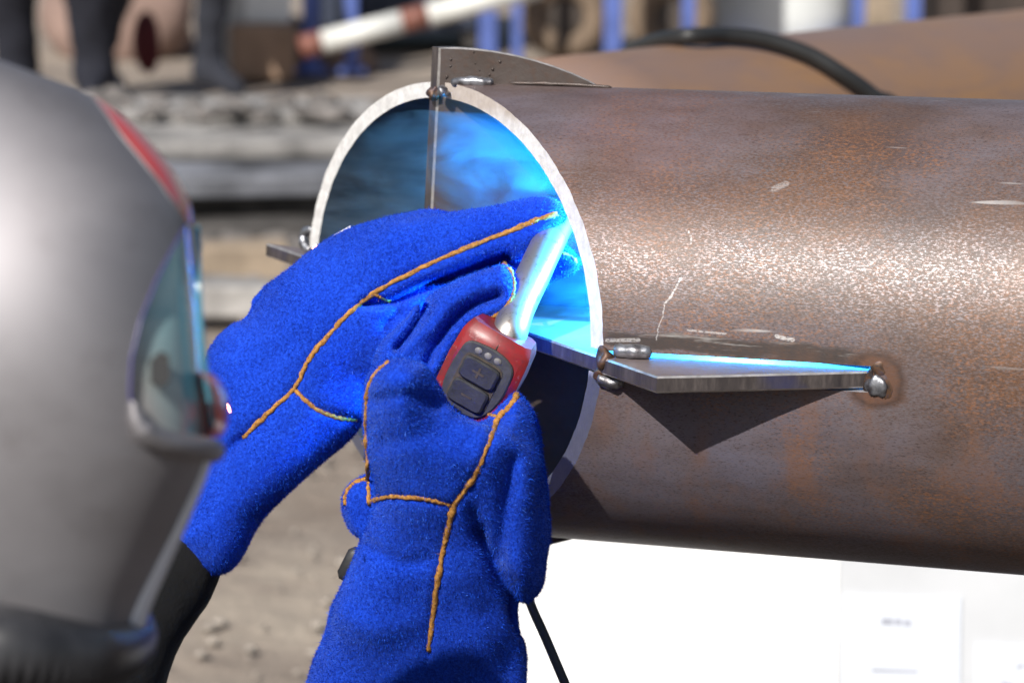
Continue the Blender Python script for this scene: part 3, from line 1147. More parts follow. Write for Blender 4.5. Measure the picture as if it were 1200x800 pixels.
# --- the helmet
hel = empty('welding_helmet', at(0, 720, 1.25))
hel.parent = person
hel.matrix_parent_inverse = mat_of(person).inverted()
hel["label"] = "blurred silver welding helmet with a red front and dark side window"
HR = spline([(-80, 42), (-40, 53), (0, 68), (60, 87), (115, 113), (160, 146), (200, 190), (220, 222), (229, 246), (233, 290), (241, 360), (246, 430), (250, 480),
             (249, 520), (240, 553), (216, 606), (189, 660), (167, 704), (154, 738)], 10)
HL = spline([(-80, 42), (-130, 48), (-220, 80), (-320, 150), (-385, 260), (-405, 380), (-390, 500), (-340, 610), (-280, 680), (-230, 738)], 10)
HE = np.array([(42, -80), (108, 104), (130, 122), (160, 143), (190, 168), (215, 188), (240, 205), (262, 219), (285, 206), (325, 185), (375, 165), (420, 154), (460, 152), (490, 158), (500, 163),
               (510, 172), (518, 190), (523, 215), (527, 249), (530, 260), (800, 260)])
HD = 1.24


def h_row(y):
    xr = np.interp(y, HR[:, 1], HR[:, 0]); xl = np.interp(y, HL[:, 1], HL[:, 0])
    yy = (y - 42) / (738 - 42)
    T = .108 * min(1, math.sqrt(max(0, 1 - (1 - min(yy / .62, 1)) ** 2))) * (1 - .34 * (max(0, yy - .30) / .70) ** 2)
    return xl, xr, T


def h_pt(y, th, off=0.0):
    xl, xr, T = h_row(y)
    xc, hw = (xl + xr) / 2, (xr - xl) / 2
    c, s = math.cos(th), math.sin(th)
    x = xc + (hw + off / HD * FPX) * c
    if s < 0: T *= .42                    # far half flattened to keep the helmet's shadow off the near glove
    z = HD - .02 * c - (T + off) * math.copysign(abs(s) ** .86, s)   # fuller sides than an ellipse
    return at(x, y, z)


def h_edge(y, lim=True):
    xl, xr, T = h_row(y)
    xe = np.interp(y, HE[:, 0], HE[:, 1])
    xc, hw = (xl + xr) / 2, (xr - xl) / 2
    return math.acos(min(1, max(-1, (xe - xc) / hw))) if xe < xr else 0.0


rows = np.concatenate([42 + 70 * (np.linspace(0, 1, 14) ** 2.2), np.linspace(115, 490, 60), np.linspace(493, 531, 22), np.linspace(538, 738, 32)])


def h_patch(th0, th1, ncol, rws, off=0.0):
    V, Fc = [], []
    for y in rws:
        a, b = th0(y), th1(y)
        for i in range(ncol + 1):
            V.append(h_pt(y, a + (b - a) * i / ncol, off(y) if callable(off) else off))
    m = ncol + 1
    for j in range(len(rws) - 1):
        for i in range(ncol):
            Fc.append([j * m + i, j * m + i + 1, (j + 1) * m + i + 1, (j + 1) * m + i])
    return V, Fc


v, f = h_patch(lambda y: h_edge(y), lambda y: 2 * math.pi - h_edge(y), 96, rows)
v2, f2 = h_patch(lambda y: h_edge(y), lambda y: 2 * math.pi - h_edge(y), 96, rows, -.004)
o = obj('shell', mesh('shell', *merge([(v, f), (v2, [q[::-1] for q in f2])]), M['shell']), hel)
rr_ = [y for y in rows if 106 <= y <= 264]
v, f = h_patch(lambda y: h_edge(y) * 1.05 + .02, lambda y: -h_edge(y) * 1.05 - .02, 20, rr_, -.0015)
obj('front_panel', mesh('front_panel', v, f, M['red']), hel)
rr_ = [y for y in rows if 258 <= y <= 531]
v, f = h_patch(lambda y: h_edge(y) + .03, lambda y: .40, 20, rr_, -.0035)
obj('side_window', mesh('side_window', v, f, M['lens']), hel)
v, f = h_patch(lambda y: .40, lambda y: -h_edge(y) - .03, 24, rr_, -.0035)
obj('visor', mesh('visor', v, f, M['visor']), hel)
rr_ = list(np.linspace(436, 512, 16))
v, f = h_patch(lambda y: .30, lambda y: -.55, 18, rr_, lambda y: .0072 * max(0, 1 - ((y - 478) / 40) ** 2) ** .5)
obj('visor_frame', mesh('visor_frame', v, f, M['red']), hel)


def h_line(ys, thf, off):
    return np.array([h_pt(y, thf(y), off) for y in ys])


v, f = tube(h_line(np.linspace(262, 500, 40), lambda y: h_edge(y), .0), .0006, 8)
obj('window_trim', mesh('window_trim', v, f, simple('blue violet trim', (.08, .07, .22), .3)), hel)
yb = np.concatenate([np.linspace(470, 500, 8), np.linspace(502, 527.5, 16)])
v, f = tube(h_line(yb, lambda y: max(h_edge(y), .05), .001), np.concatenate([np.linspace(.0015, .005, 8), np.full(16, .0055)]), 10)
obj('window_sill', mesh('window_sill', v, f, M['shell']), hel)
v, f = tube(h_line(np.linspace(266, 500, 40), lambda y: .13 + .12 * math.sin((y - 262) / 240 * math.pi), .0008), .0016, 8)
obj('window_trim', mesh('window_trim', v, f, M['visor_edge']), hel)
v, f = tube(h_line(np.linspace(113, 264, 30), lambda y: h_edge(y), .0), .0006, 8)
obj('shell_lip', mesh('shell_lip', v, f, M['shell']), hel)
v, f = tube(h_line(np.linspace(518, 732, 40), lambda y: .16, .0005), np.linspace(.0018, .0055, 40), 10)
obj('shell_lip', mesh('shell_lip', v, f, simple('lip painted sunlit white', (.78, .77, .80), .3, .2, .05)), hel)  # sunlit brightness of the lip put into its white colour
# black adjuster seen through the side window
kp = [(176, 422), (188, 411), (198, 416), (200, 445), (190, 454), (176, 447)]
zk = proj(h_pt(432, h_edge(432) + .0))[2]
thk = math.acos((188 - (h_row(432)[0] + h_row(432)[1]) / 2) / ((h_row(432)[1] - h_row(432)[0]) / 2))
zk = proj(h_pt(432, thk, -.002))[2]
v, f = prism(kp, lambda u, v_, w_: at(u, v_, zk + w_), -.006, .002)
obj('knob', mesh('knob', v, f, M['knob'], False), hel)
# rubber neck ring with ribs
ring = spline([(-320, 705, 1.275, 50), (-230, 730, 1.195, 50), (-110, 745, 1.145, 50), (0, 757, 1.132, 50), (80, 768, 1.145, 44), (125, 767, 1.170, 34), (150, 755, 1.210, 28), (158, 741, 1.255, 26),
               (140, 728, 1.305, 28), (40, 712, 1.365, 36), (-120, 700, 1.385, 46), (-260, 695, 1.345, 50)], 30, True)
RP = np.array([at(x, y, d) for x, y, d, _ in ring])
n = len(RP)
seg = 26
ar = np.arange(seg) / seg * 2 * math.pi
rr = np.repeat(ring[:, 3:4] * ring[:, 2:3] / FPX, seg, 1)
for i in range(n):
    rib = .0013 * (1 if (i % 4) < 2 else -.6)
    rr[i] += rib * (np.cos(ar - 2.3) > -.35)
v, f = tube(RP, rr, seg, True)
obj('neck_seal', mesh('neck_seal', v, f, M['rubber']), hel)

# ------------------------------------------------------------------ the torch
torch = empty('welding_torch', at(565, 430, 1.83))
tag(torch, 'red welding torch with black plus and minus buttons, gripped in the near glove', 'welding torch')
h0, h1 = at(590, 394, 1.832), at(458, 652, 1.890)
hw_ = h1 - h0
hlen = np.linalg.norm(hw_); hw_ /= hlen                # down the handle
toc = -CF * 1.0 + CR * -.08 + CU * .12
hn = toc - hw_ * (toc @ hw_); hn /= np.linalg.norm(hn)   # out of the button face
hu = np.cross(hn, hw_)
if hu @ CR < 0: hu = -hu


HS = 1.30


def HP(u, s, n_):          # u across, s down the handle, n out of the button face (metres)
    return h0 + hu * u * HS + hw_ * s * 1.12 + hn * n_ * 1.12


def hsect(s, hw2, nf, nb, c):
    """chamfered section: half width, front height, back depth"""
    return [HP(u, s, nn) for u, nn in ((-hw2 + c, nf), (hw2 - c, nf), (hw2, nf - c), (hw2 * .92, -nb + c), (hw2 * .92 - c, -nb), (-hw2 * .92 + c, -nb), (-hw2 * .92, -nb + c), (-hw2, nf - c))]


secs = [(-.004, .0168, .0105, .011, .003), (.0, .0184, .0135, .014, .0035), (.004, .0192, .0150, .016, .0035), (.020, .0200, .0165, .018, .0035), (.040, .0196, .0165, .019, .004), (.052, .0175, .0150, .019, .005), (.060, .0150, .0115, .018, .006),
        (.075, .0140, .010, .016, .006), (.11, .0138, .011, .015, .006), (.15, .0135, .010, .015, .006), (hlen, .0125, .009, .013, .006)]
V, Fc = [], []
for s_ in secs: V += hsect(*s_)
for i in range(len(secs) - 1):
    for k in range(8):
        Fc.append([i * 8 + k, i * 8 + (k + 1) % 8, (i + 1) * 8 + (k + 1) % 8, (i + 1) * 8 + k])
Fc += [list(range(8))[::-1], [(len(secs) - 1) * 8 + k for k in range(8)]]
me = mesh('handle', V, Fc, M['torch_red'], True)
me.set_sharp_from_angle(angle=math.radians(40))
obj('handle', me, torch)


def face_plate(name, pts, n0, th, mat, bev, parent, rnd=5):
    P = spline(pts, rnd, True)
    v, f = prism(P, lambda u, s_, w_: HP(u, s_, n0 + w_), th, bev)
    me = mesh(name, v, f, mat, False)
    return obj(name, me, parent)


panel = face_plate('button_panel', [(-.0128, .0075), (-.004, .0048), (.006, .0050), (.0138, .0090), (.0160, .0180), (.0155, .0330), (.0110, .0450), (.004, .0490), (-.006, .0488), (-.0125, .0450), (-.0155, .0340), (-.0150, .0170)],
                   .0155, .0022, M['torch_grey'], .0008, torch, 4)


def rrect(u0, s0, u1, s1, r=.0015):
    return [(u0 + r, s0), ((u0 + u1) / 2, s0 - .0003), (u1 - r, s0), (u1, s0 + r), (u1, (s0 + s1) / 2), (u1, s1 - r), (u1 - r, s1), ((u0 + u1) / 2, s1 + .0003), (u0 + r, s1), (u0, s1 - r), (u0, (s0 + s1) / 2), (u0, s0 + r)]


face_plate('button_surround', rrect(-.0112, .0128, .0108, .0446, .003), .0172, .0010, M['groove'], 0, panel, 3)
face_plate('button', rrect(-.0102, .0138, .0098, .0274, .0022), .0176, .0038, M['button'], .0011, panel, 3)
face_plate('button', rrect(-.0102, .0294, .0098, .0436, .0022), .0176, .0036, M['button'], .0011, panel, 3)
nb_ = .0176 + .0038 + .0002
for (u0, s0, u1, s1) in ((-.0036, .0199, .0030, .0211), (-.0009, .0172, .0003, .0238)):
    v, f = prism([(u0, s0), (u1, s0), (u1, s1), (u0, s1)], lambda u, s_, w_: HP(u, s_, nb_ - .0005 + w_ + (.00006 if u1 - u0 < .002 else 0)), .0006)
    obj('plus_mark', mesh('plus_mark', v, f, M['groove'], False), panel)
v, f = prism([(-.0034, .0362), (.0026, .0362), (.0026, .0373), (-.0034, .0373)], lambda u, s_, w_: HP(u, s_, nb_ - .0007 + w_), .0006)
obj('minus_mark', mesh('minus_mark', v, f, M['groove'], False), panel)
for u in (-.0058, -.0002, .0054):
    P = [(u + .0021 * math.cos(a), .0093 + .0021 * math.sin(a)) for a in np.linspace(0, 2 * math.pi, 15)[:-1]]
    v, f = prism(P, lambda uu, s_, w_: HP(uu, s_, .0172 + w_), .0011, .0004)
    obj('indicator_light', mesh('indicator_light', v, f, M['lamp_dot']), panel)
# parting line of the two handle halves
for sp in ([HP(.0015, -.003, .0096), HP(.0015, .0008, .0133), HP(.0015, .0046, .0156)], [HP(-.001, .0492, .0158), HP(-.001, .054, .0148), HP(-.001, .060, .0118)]):
    v, f = tube(sp, .00045, 6)
    obj('seam', mesh('seam', v, f, M['groove']), torch)
v, f = box((0, 0, 0), (.012, .02, .008), .003)
tc_ = at(411, 661, 1.89)
v = np.array([tc_ + hu * p[0] + hw_ * p[1] * 1.3 + hn * p[2] for p in v])
obj('trigger', mesh('trigger', v, f, M['button']), torch)
nk = spline([np.array(HP(.001, .010, -.004)), HP(.0015, -.002, -.004), at(606, 362, 1.850), at(624, 324, 1.870), at(641, 288, 1.893), at(658, 258, 1.917), at(684, 250, 1.935), at(704, 252, 1.947), at(716, 262, 1.955)], 9)
s = np.linspace(0, 1, len(nk))
rr = np.interp(s, [0, .12, .16, .35, .5, .62, .7, .86, .9, 1], [.0122, .0122, .0120, .0117, .0114, .0108, .0110, .0105, .0080, .0070])
v, f = tube(nk, rr, 28)
obj('neck', mesh('neck', v, f, M['neck']), torch)
# torch lead hanging out of sight behind the forearm, coming out below the near glove
lead = spline([h1 - hw_ * .01, h1 + hw_ * .05, at(430, 830, 1.93), at(520, 700, 1.96), at(590, 650, 1.96), at(628, 722, 1.94), at(662, 800, 1.92), at(705, 900, 1.89), at(760, 1100, 1.88)], 10)
hose = empty('welding_cable', lead[-1])
tag(hose, 'grey cable hanging below the near glove in front of the white board', 'cable')
v, f = tube(lead[28:], .0034, 12)
obj('cable_sheath', mesh('cable_sheath', v, f, simple('grey cable rubber', (.045, .05, .05), .55)), hose)

# ------------------------------------------------------------------ second pipe with a hose over it
p0, p1 = wpt(640, 2.78, .84), wpt(1200, 3.46, .84)
p0 = wpt(600, 2.90, .835); p1 = wpt(1190, 3.62, .835)
d2 = p1 - p0
pipe2 = empty('steel_pipe', p0, math.atan2(d2[1], d2[0]))
tag(pipe2, 'second rusty pipe lying behind the front one with a black hose over it', 'pipe')
V, Fq, fm = [], [], []
NT2, NA2 = 30, 96
for lay, rad in ((0, R0), (1, R0 - .012)):
    for i in range(NA2):
        a_ = 2 * math.pi * i / NA2
        for t in np.linspace(0, 4.0, NT2):
            V.append((t, rad * math.cos(a_), rad * math.sin(a_)))


def vi(l, i, k): return l * NA2 * NT2 + (i % NA2) * NT2 + k


for i in range(NA2):
    for k in range(NT2 - 1):
        Fq.append([vi(0, i, k), vi(0, i, k + 1), vi(0, i + 1, k + 1), vi(0, i + 1, k)]); fm.append(0)
        Fq.append([vi(1, i, k), vi(1, i + 1, k), vi(1, i + 1, k + 1), vi(1, i, k + 1)]); fm.append(1)
    for k in (0, NT2 - 1):
        q = [vi(0, i, k), vi(0, i + 1, k), vi(1, i + 1, k), vi(1, i, k)]
        Fq.append(q if k == 0 else q[::-1]); fm.append(1)
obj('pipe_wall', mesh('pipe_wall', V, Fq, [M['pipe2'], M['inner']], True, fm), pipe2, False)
# hose: draped over the second pipe, wraps round it
hp = []
P2 = mat_of(pipe2)
P2i = P2.inverted()


def hit2(x, y, rad):
    d = at(x, y, 1.0) - CC
    o_ = np.array(P2i @ Vector(CC)); dl = np.array(P2i.to_3x3() @ Vector(d))
    A_ = dl[1] ** 2 + dl[2] ** 2; B_ = 2 * (o_[1] * dl[1] + o_[2] * dl[2]); C_ = o_[1] ** 2 + o_[2] ** 2 - rad ** 2
    D_ = B_ * B_ - 4 * A_ * C_
    t = (-B_ - math.sqrt(max(D_, 0))) / (2 * A_)
    return CC + d * t


for x, y in ((1060, 150), (1022, 112), (985, 86), (945, 63), (895, 47), (850, 42), (805, 43)):
    hp.append(hit2(x, y, R0 + .012))
dq = proj(hp[-1])[2]
for x, y, dd_ in ((768, 49, .07), (738, 62, .16), (708, 88, .30), (690, 130, .36)):      # over the crest and down behind the pipe
    hp.append(at(x, y, dq + dd_))
hp = [hp[0] + np.array([.03, -.04, -.2])] + hp
v, f = tube(spline(hp, 10), .0095, 16)
ho = obj('hose', mesh('hose', v, f, simple('dull black hose', (.022, .022, .022), .5)))
tag(ho, 'black rubber hose looped over the pipe at the back', 'hose')

# ------------------------------------------------------------------ white board with drawings, below the pipe
bd0 = wpt(760, 3.06, 0)
board = empty('white_board', bd0, math.radians(-6))
tag(board, 'white board leaning back under the pipe with drawing sheets fixed on it', 'board')
M['white_board'] = simple('grey white board', (.54, .55, .57), .6, 0, .08, 5)
M['paper'] = simple('bluish drawing paper', (.62, .65, .71), .7, 0, .03, 5)
M['paper_bright'] = simple('bright white paper', (.80, .80, .80), .6, 0, .02, 5)
M['ink'] = simple('grey ink', (.36, .37, .43), .8)
LEAN = math.radians(16)


def BP(u, v_, n_):
    return (u, v_ * math.sin(LEAN) - n_ * math.cos(LEAN), .03 + v_ * math.cos(LEAN) + n_ * math.sin(LEAN))


def rect_on(name, u0, v0, u1, v1, n0, n1, mat, parent):
    v, f = prism([(u0, v0), (u1, v0), (u1, v1), (u0, v1)], lambda a, b, c_: BP(a, b, n0 + c_), n1 - n0)
    me = mesh(name, v, f, mat, False)
    return obj(name, me, parent, False)


rect_on('panel', -.20, 0, .75, .62, -.018, 0, M['white_board'], board)
sh = rect_on('drawing_sheet', -.18, .02, .202, .60, .001, .002, M['paper_bright'], board)
sh = rect_on('drawing_sheet', .207, .10, .337, .385, .001, .003, M['paper'], board)
pk = []
for (u0, v0, u1, v1) in ((.250, .352, .262, .359), (.264, .352, .272, .359), (.274, .351, .282, .358), (.24, .30, .29, .303), (.235, .28, .31, .283), (.23, .25, .25, .253), (.27, .25, .31, .252)):
    pk.append(prism([(u0, v0), (u1, v0), (u1, v1), (u0, v1)], lambda a, b, c_: BP(a, b, .0032 + c_), .0003))
obj('print', mesh('print', *merge(pk), M['ink'], False), sh, False)["kind"] = "stuff"
sh = rect_on('drawing_sheet', .352, .02, .60, .335, .001, .003, M['paper'], board)
pk = []
for k in range(9):
    a0 = np.array([.372 + rng.uniform(0, .10), .22 + rng.uniform(0, .09)]); a1 = a0 + rng.normal(0, .028, 2)
    dr = a1 - a0; nn = np.array([-dr[1], dr[0]]) / np.linalg.norm(dr) * .0012
    pk.append(prism([a0 - nn, a1 - nn, a1 + nn, a0 + nn], lambda a, b, c_, k=k: BP(a, b, .0032 + .00012 * k + c_), .0003))
obj('print', mesh('print', *merge(pk), M['ink'], False), sh, False)["kind"] = "stuff"
v, f = box((.2, .30, .30), (.6, .04, .04), .004)
obj('rear_prop', mesh('rear_prop', v, f, simple('prop timber', (.25, .17, .1), .8)), board, False)
for x in (-.05, .6):
    v, f = box((x, .31, .15), (.05, .05, .30), .004)
    obj('rear_prop', mesh('rear_prop', v, f, bpy.data.materials['prop timber']), board, False)

# ------------------------------------------------------------------ background
conc = simple('pale concrete', (.30, .285, .27), .9, 0, .55, 5, .4, 30)
conc_d = simple('dark concrete', (.07, .064, .06), .9, 0, .6, 6, .4, 30)  # darker tone for the two lowest slabs and the container skids
conc_b = simple('bluish concrete', (.16, .165, .185), .85, 0, .8, 3.5, .4, 30)
timber = simple('weathered timber', (.30, .235, .17), .85, 0, .3, 8)


def block(name, px, d, z0, size, mat, rz, label, cat, group=None, jit=.004):
    c = wpt(px, d, z0 + size[2] / 2)
    o = empty(name, (c[0], c[1], z0), rz)
    v, f = box((0, 0, size[2] / 2), size, .012, 0, jit)
    me = mesh(name, v, f, mat, False)
    bpy.data.objects.remove(o)
    o = bpy.data.objects.new(name, me)
    COL.objects.link(o)
    o.location = (c[0], c[1], z0); o.rotation_euler = (0, 0, rz)
    return tag(o, label, cat, group)


GS = 'concrete slabs stacked behind the welder'
block('concrete_slab', 420, 8.3, 0.0, (3.6, .9, .09), conc_d, .04, 'dark slab at the bottom of the blurred concrete stack', 'slab', GS)
block('concrete_slab', 380, 8.4, .09, (3.4, .8, .07), conc_d, .02, 'dark slab second from the ground in the blurred concrete stack', 'slab', GS)
block('concrete_slab', 440, 8.35, .16, (2.6, .8, .065), conc_b, .14, 'bluish white slab halfway up the blurred concrete stack', 'slab', GS)
block('concrete_slab', 400, 8.6, .23, (3.7, .85, .05), conc, .03, 'pale slab on top of the bluish one in the concrete stack', 'slab', GS)
block('concrete_slab', 420, 8.85, .28, (1.9, .5, .04), conc, -.05, 'short pale topmost slab of the blurred concrete stack', 'slab', GS)
# rubble in the dark gap
parts = []
for k in range(260):
    px = rng.uniform(100, 700); d = rng.uniform(7.4, 8.05)
    r = rng.uniform(.02, .07)
    zb = .31 if k % 3 == 0 else 0
    if zb: d += 1.0; r *= .55
    parts.append(blob(wpt(px, d, zb + r * .5), r, k, 5, .5, (1.3, 1, .7)))
o = obj('rubble', mesh('rubble', *merge(parts), simple('dark rubble', (.16, .145, .135), .95, 0, .6, 9)))
o["kind"] = "stuff"
GT = 'timber and concrete blocks on the soil before the slab stack'
block('timber_block', 288, 7.45, 0.0, (.24, .16, .105), timber, .08, 'tan timber block lying against the dark slabs', 'block', GT)
block('concrete_block', 272, 6.95, 0.0, (.26, .18, .085), conc, -.05, 'pale concrete block on the soil nearer than the timber block', 'block', GT)
block('timber_block', 150, 7.1, 0.0, (.34, .14, .09), timber, .15, 'weathered timber block half hidden by the helmet', 'block', GT)

block('concrete_pillar', 257, 12.8, 0.0, (.225, .225, 2.6), simple('pale smooth concrete', (.50, .49, .47), .85, 0, .12, 4), .1, 'pale grey upright pillar at the back between worker and white box', 'pillar', None, .002)
block('crate', 308, 13.0, 0.0, (.30, .34, .26), simple('brown cardboard', (.33, .22, .15), .85, 0, .25, 8), .1, 'brown crate at the back under the white box', 'crate')
block('white_box', 314, 13.0, .26, (.21, .28, .34), simple('white plastic box', (.8, .8, .78), .5, 0, .05), .05, 'bright white box on the brown crate at the back', 'box')
# clay heap beside the pillar
v, f = blob(wpt(140, 14.5, .1), .42, 21, 16, .3, (1.0, 1, .9))
tag(obj('clay_heap', mesh('clay_heap', v, f, simple('reddish clay', (.25, .17, .14), .95, 0, .25, 5, .5, 20))), 'pinkish brown heap of clay between the two dark legged workers', 'heap')
v, f = blob(wpt(335, 13.6, .0), .33, 22, 16, .35, (1.2, 1, .75))
tag(obj('clay_heap', mesh('clay_heap', v, f, simple('brown earth', (.26, .17, .115), .95, 0, .25, 5, .5, 20))), 'brown heap of earth behind the crate', 'heap')


def worker(pos, face, col, stride, label, lg=1.0):
    o = empty('person', (pos[0], pos[1], 0), face)
    c, s_ = math.cos(0), 0
    hipz = .92
    ch = [
        [(0, 0, 1.66, .095), (0, 0, 1.48, .06), (0, 0, 1.32, .15), (0, 0, 1.0, .155)],
        [(0, .10 * lg, .95, .105 * lg), (stride, .12 * lg, .52, .078 * lg), (stride * 1.1 - .08, .12 * lg, .12, .060 * lg), (stride * 1.1 + .12, .13 * lg, .045, .045)],
        [(0, -.10 * lg, .95, .105 * lg), (-stride * .7, -.12 * lg, .52, .078 * lg), (-stride * 1.6 - .06, -.12 * lg, .12, .060 * lg), (-stride * 1.6 + .14, -.13 * lg, .045, .045)],
        [(0, .17, 1.38, .065), (.05, .26, 1.10, .05), (.16, .26, .88, .042)],
        [(0, -.17, 1.38, .065), (.05, -.26, 1.10, .05), (.16, -.26, .88, .042)]]
    V, Q = capsule_mesh(ch, .022, .05)
    cen = V[Q].mean(1)
    fmat = np.where(cen[:, 2] > 1.5, 1, np.where((cen[:, 2] < .9) & (np.abs(cen[:, 1]) > .205) & (cen[:, 2] > .78), 1, 0))
    me = mesh('body', V, Q, [simple('dark work trousers', col, .9, 0, .3, 20), M['skin']], True, fmat)
    obj('body', me, o, False)
    v, f = blob((0, 0, 1.76), .115, 2, 10, .05, (1.1, 1, .75))
    obj('hard_hat', mesh('hard_hat', v, f, M['white_cloth']), o, False)
    return tag(o, label, 'person')


worker(wpt(63, 11.9, 0), -math.pi / 2, (.012, .013, .022), .03, 'worker standing at the back whose dark navy trouser legs show above the helmet', 1.45)
worker(wpt(196, 12.2, 0), -.9, (.022, .024, .034), .22, 'worker striding at the back in dark clothes beside a red bag')
v, f = blob(wpt(172, 12.6, .19), .085, 31, 10, .15, (.75, .6, 1.7))
tag(obj('red_bag', mesh('red_bag', v, f, simple('dark red cloth', (.10, .012, .014), .8))), 'dark red bag standing by the striding worker', 'bag')

bluep = simple('blue paint', (.10, .15, .42), .45, 0, .2, 6)
GB = 'blue posts standing in a row at the back'
proto = None
post_labels = ['pale blue post at the left end of the barrier pole', 'blue post between the barrier pole and the dark container', 'blue post just left of the first trailer wheel', 'blue post next to the trailer, seen above the upright plate',
               'blue post between the two trailer wheels', 'blue post at the left side of the white tank', 'blue post at the right side of the white tank', 'blue post farthest to the right, over the second pipe']
for k, (px, wid) in enumerate(((365, .075), (413, .06), (572, .085), (606, .05), (718, .085), (806, .06), (1004, .055), (1068, .07))):
    if proto is None:
        proto = empty('blue_post', wpt(px, 13.2, 0))
        v, f = box((0, 0, .65), (.075, .075, 1.3), .006)
        obj('post_shaft', mesh('post_shaft', v, f, bluep, False), proto, False)
        v, f = box((0, 0, .015), (.16, .16, .025), .004)
        obj('base_foot', mesh('base_foot', v, f, bluep, False), proto, False)
        q = proto
    else:
        q = copy_tree(proto)
        q.location = wpt(px, 13.2, 0)
    q.scale = (wid / .075, 1, 1)
    tag(q, post_labels[k], 'post', GB)

# red and white barrier pole
b0, b1 = at(352, 56, 12.6), at(820, -64, 12.6)
bar = empty('barrier_pole', b0)
tag(bar, 'white barrier pole with red bands slanting across the back', 'barrier')
wp = simple('white barrier paint', (.74, .74, .70), .5, 0, .05)
rp = simple('faded red barrier paint', (.23, .09, .065), .5, 0, .15)
cuts = [0, .055, .255, .32, .60, .66, 1.0]
for k in range(6):
    v, f = tube(np.array([b0 + (b1 - b0) * cuts[k], b0 + (b1 - b0) * cuts[k + 1]]), .052 if k % 2 else .054, 20)
    o = obj('red_band' if k % 2 == 0 and k < 5 else 'white_section', mesh('pole_section', v, f, rp if k % 2 == 0 and k < 5 else wp), bar)

# dark container, trailer with dusty wheels, white tank, brown crate at right
dk = simple('dark blue grey sheet', (.035, .045, .075), .6, 0, .4, 3)
cont = empty('dark_container', wpt(470, 15.0, 0))
v, f = box((0, 0, .75), (.92, 1.2, 1.3), .02); obj('container_wall', mesh('container_wall', v, f, dk, False), cont, False)
for k in range(9):
    v, f = box((-.42 + k * .105, -.615, .75), (.035, .03, 1.2), .006)
    obj('rib', mesh('rib', v, f, dk, False), cont, False)
for x in (-.38, .38):
    v, f = box((x, 0, .05), (.1, 1.1, .1), .01); obj('skid', mesh('skid', v, f, conc_d, False), cont, False)
tag(cont, 'dark blue grey ribbed container behind the barrier pole', 'container')

tr = empty('trailer', wpt(720, 13.9, 0))
tag(tr, 'dark trailer with two dusty brown wheels behind the blue posts', 'trailer')
v, f = box((0, .3, .60), (1.25, 1.0, .18), .02); obj('bed', mesh('bed', v, f, simple('dark trailer steel', (.03, .027, .025), .7, 0, .4), False), tr, False)
dust = simple('dusty brown tyre', (.20, .145, .10), .9, 0, .35, 10)
for x in (-.255, .275):
    ringp = [np.array([x + .155 * math.cos(a), -.22, .235 + .155 * math.sin(a)]) for a in np.linspace(0, 2 * math.pi, 33)[:-1]]
    v, f = tube(ringp, .062, 14, True, 1.15)
    wh = obj('wheel', mesh('tyre', v, f, dust), tr, False)
    P = [(x + .10 * math.cos(a), .235 + .10 * math.sin(a)) for a in np.linspace(0, 2 * math.pi, 25)[:-1]]
    v, f = prism(P, lambda u, v_, w_: (u, -.20 - w_, v_), .05, .02)
    obj('rim', mesh('rim', v, f, simple('dark wheel rim', (.07, .055, .045), .6), False), wh, False)

tank = empty('white_tank', wpt(905, 14.6, 0))
tag(tank, 'blurred white tank standing beyond the second pipe', 'tank')
prof = [(.40, .05), (.425, .08), (.43, .2), (.43, 1.1), (.40, 1.22), (.25, 1.3), (.08, 1.33)]
V, Fc = [], []
for r_, z in prof:
    for k in range(40):
        V.append((r_ * math.cos(k * math.pi / 20), r_ * math.sin(k * math.pi / 20), z))
for j in range(len(prof) - 1):
    for k in range(40):
        Fc.append([j * 40 + k, j * 40 + (k + 1) % 40, (j + 1) * 40 + (k + 1) % 40, (j + 1) * 40 + k])
Fc += [[k for k in range(40)][::-1], [(len(prof) - 1) * 40 + k for k in range(40)]]
obj('tank_wall', mesh('tank_wall', V, Fc, simple('off white tank plastic', (.74, .76, .74), .5, 0, .06, 3)), tank, False)
v, f = box((0, 0, .025), (.95, .95, .05), .01); obj('base_frame', mesh('base_frame', v, f, bluep, False), tank, False)
block('brown_crate', 1170, 14.2, 0, (.72, .6, 1.3), simple('dark brown boards', (.045, .033, .027), .8, 0, .5, 5), .06, 'dark brown crate at the back on the far right', 'crate')
block('timber_post', 1032, 14.0, 0, (.14, .1, 1.2), timber, 0, 'beige timber post right of the white tank', 'post')

# shrub behind the white box: leaf faces through its volume, on stems
shrub = empty('shrub', wpt(372, 16.0, 0))
tag(shrub, 'small green shrub showing at the top beside the white box', 'shrub')
V, Fc = [], []
for k in range(1500):
    c_ = rng.normal(0, 1, 3); c_ = c_ / np.linalg.norm(c_) * rng.random() ** .4 * np.array([.30, .25, .42]) + np.array([0, 0, .75])
    a_ = rng.normal(0, 1, 3); a_ /= np.linalg.norm(a_); b_ = np.cross(a_, rng.normal(0, 1, 3)); b_ /= np.linalg.norm(b_)
    l_ = rng.uniform(.03, .06)
    i = len(V)
    V += [c_, c_ + a_ * l_ * .5 + b_ * l_ * .25, c_ + a_ * l_, c_ + a_ * l_ * .5 - b_ * l_ * .25]
    Fc.append([i, i + 1, i + 2, i + 3])
obj('foliage', mesh('foliage', V, Fc, simple('green leaves', (.07, .15, .03), .6, 0, .4, 9), False), shrub, False)
v, f = merge([tube(spline([(0, 0, 0), (.03 * k - .05, .02 * k, .4), (.09 * k - .14, .05 * k - .08, .85)], 5), np.linspace(.018, .006, 11), 6) for k in range(4)])
obj('stem', mesh('stem', v, f, timber), shrub, False)
sh2 = copy_tree(shrub); sh2.location = wpt(395, 18.5, 0); sh2["label"] = 'green shrub farther off, above the barrier pole end'

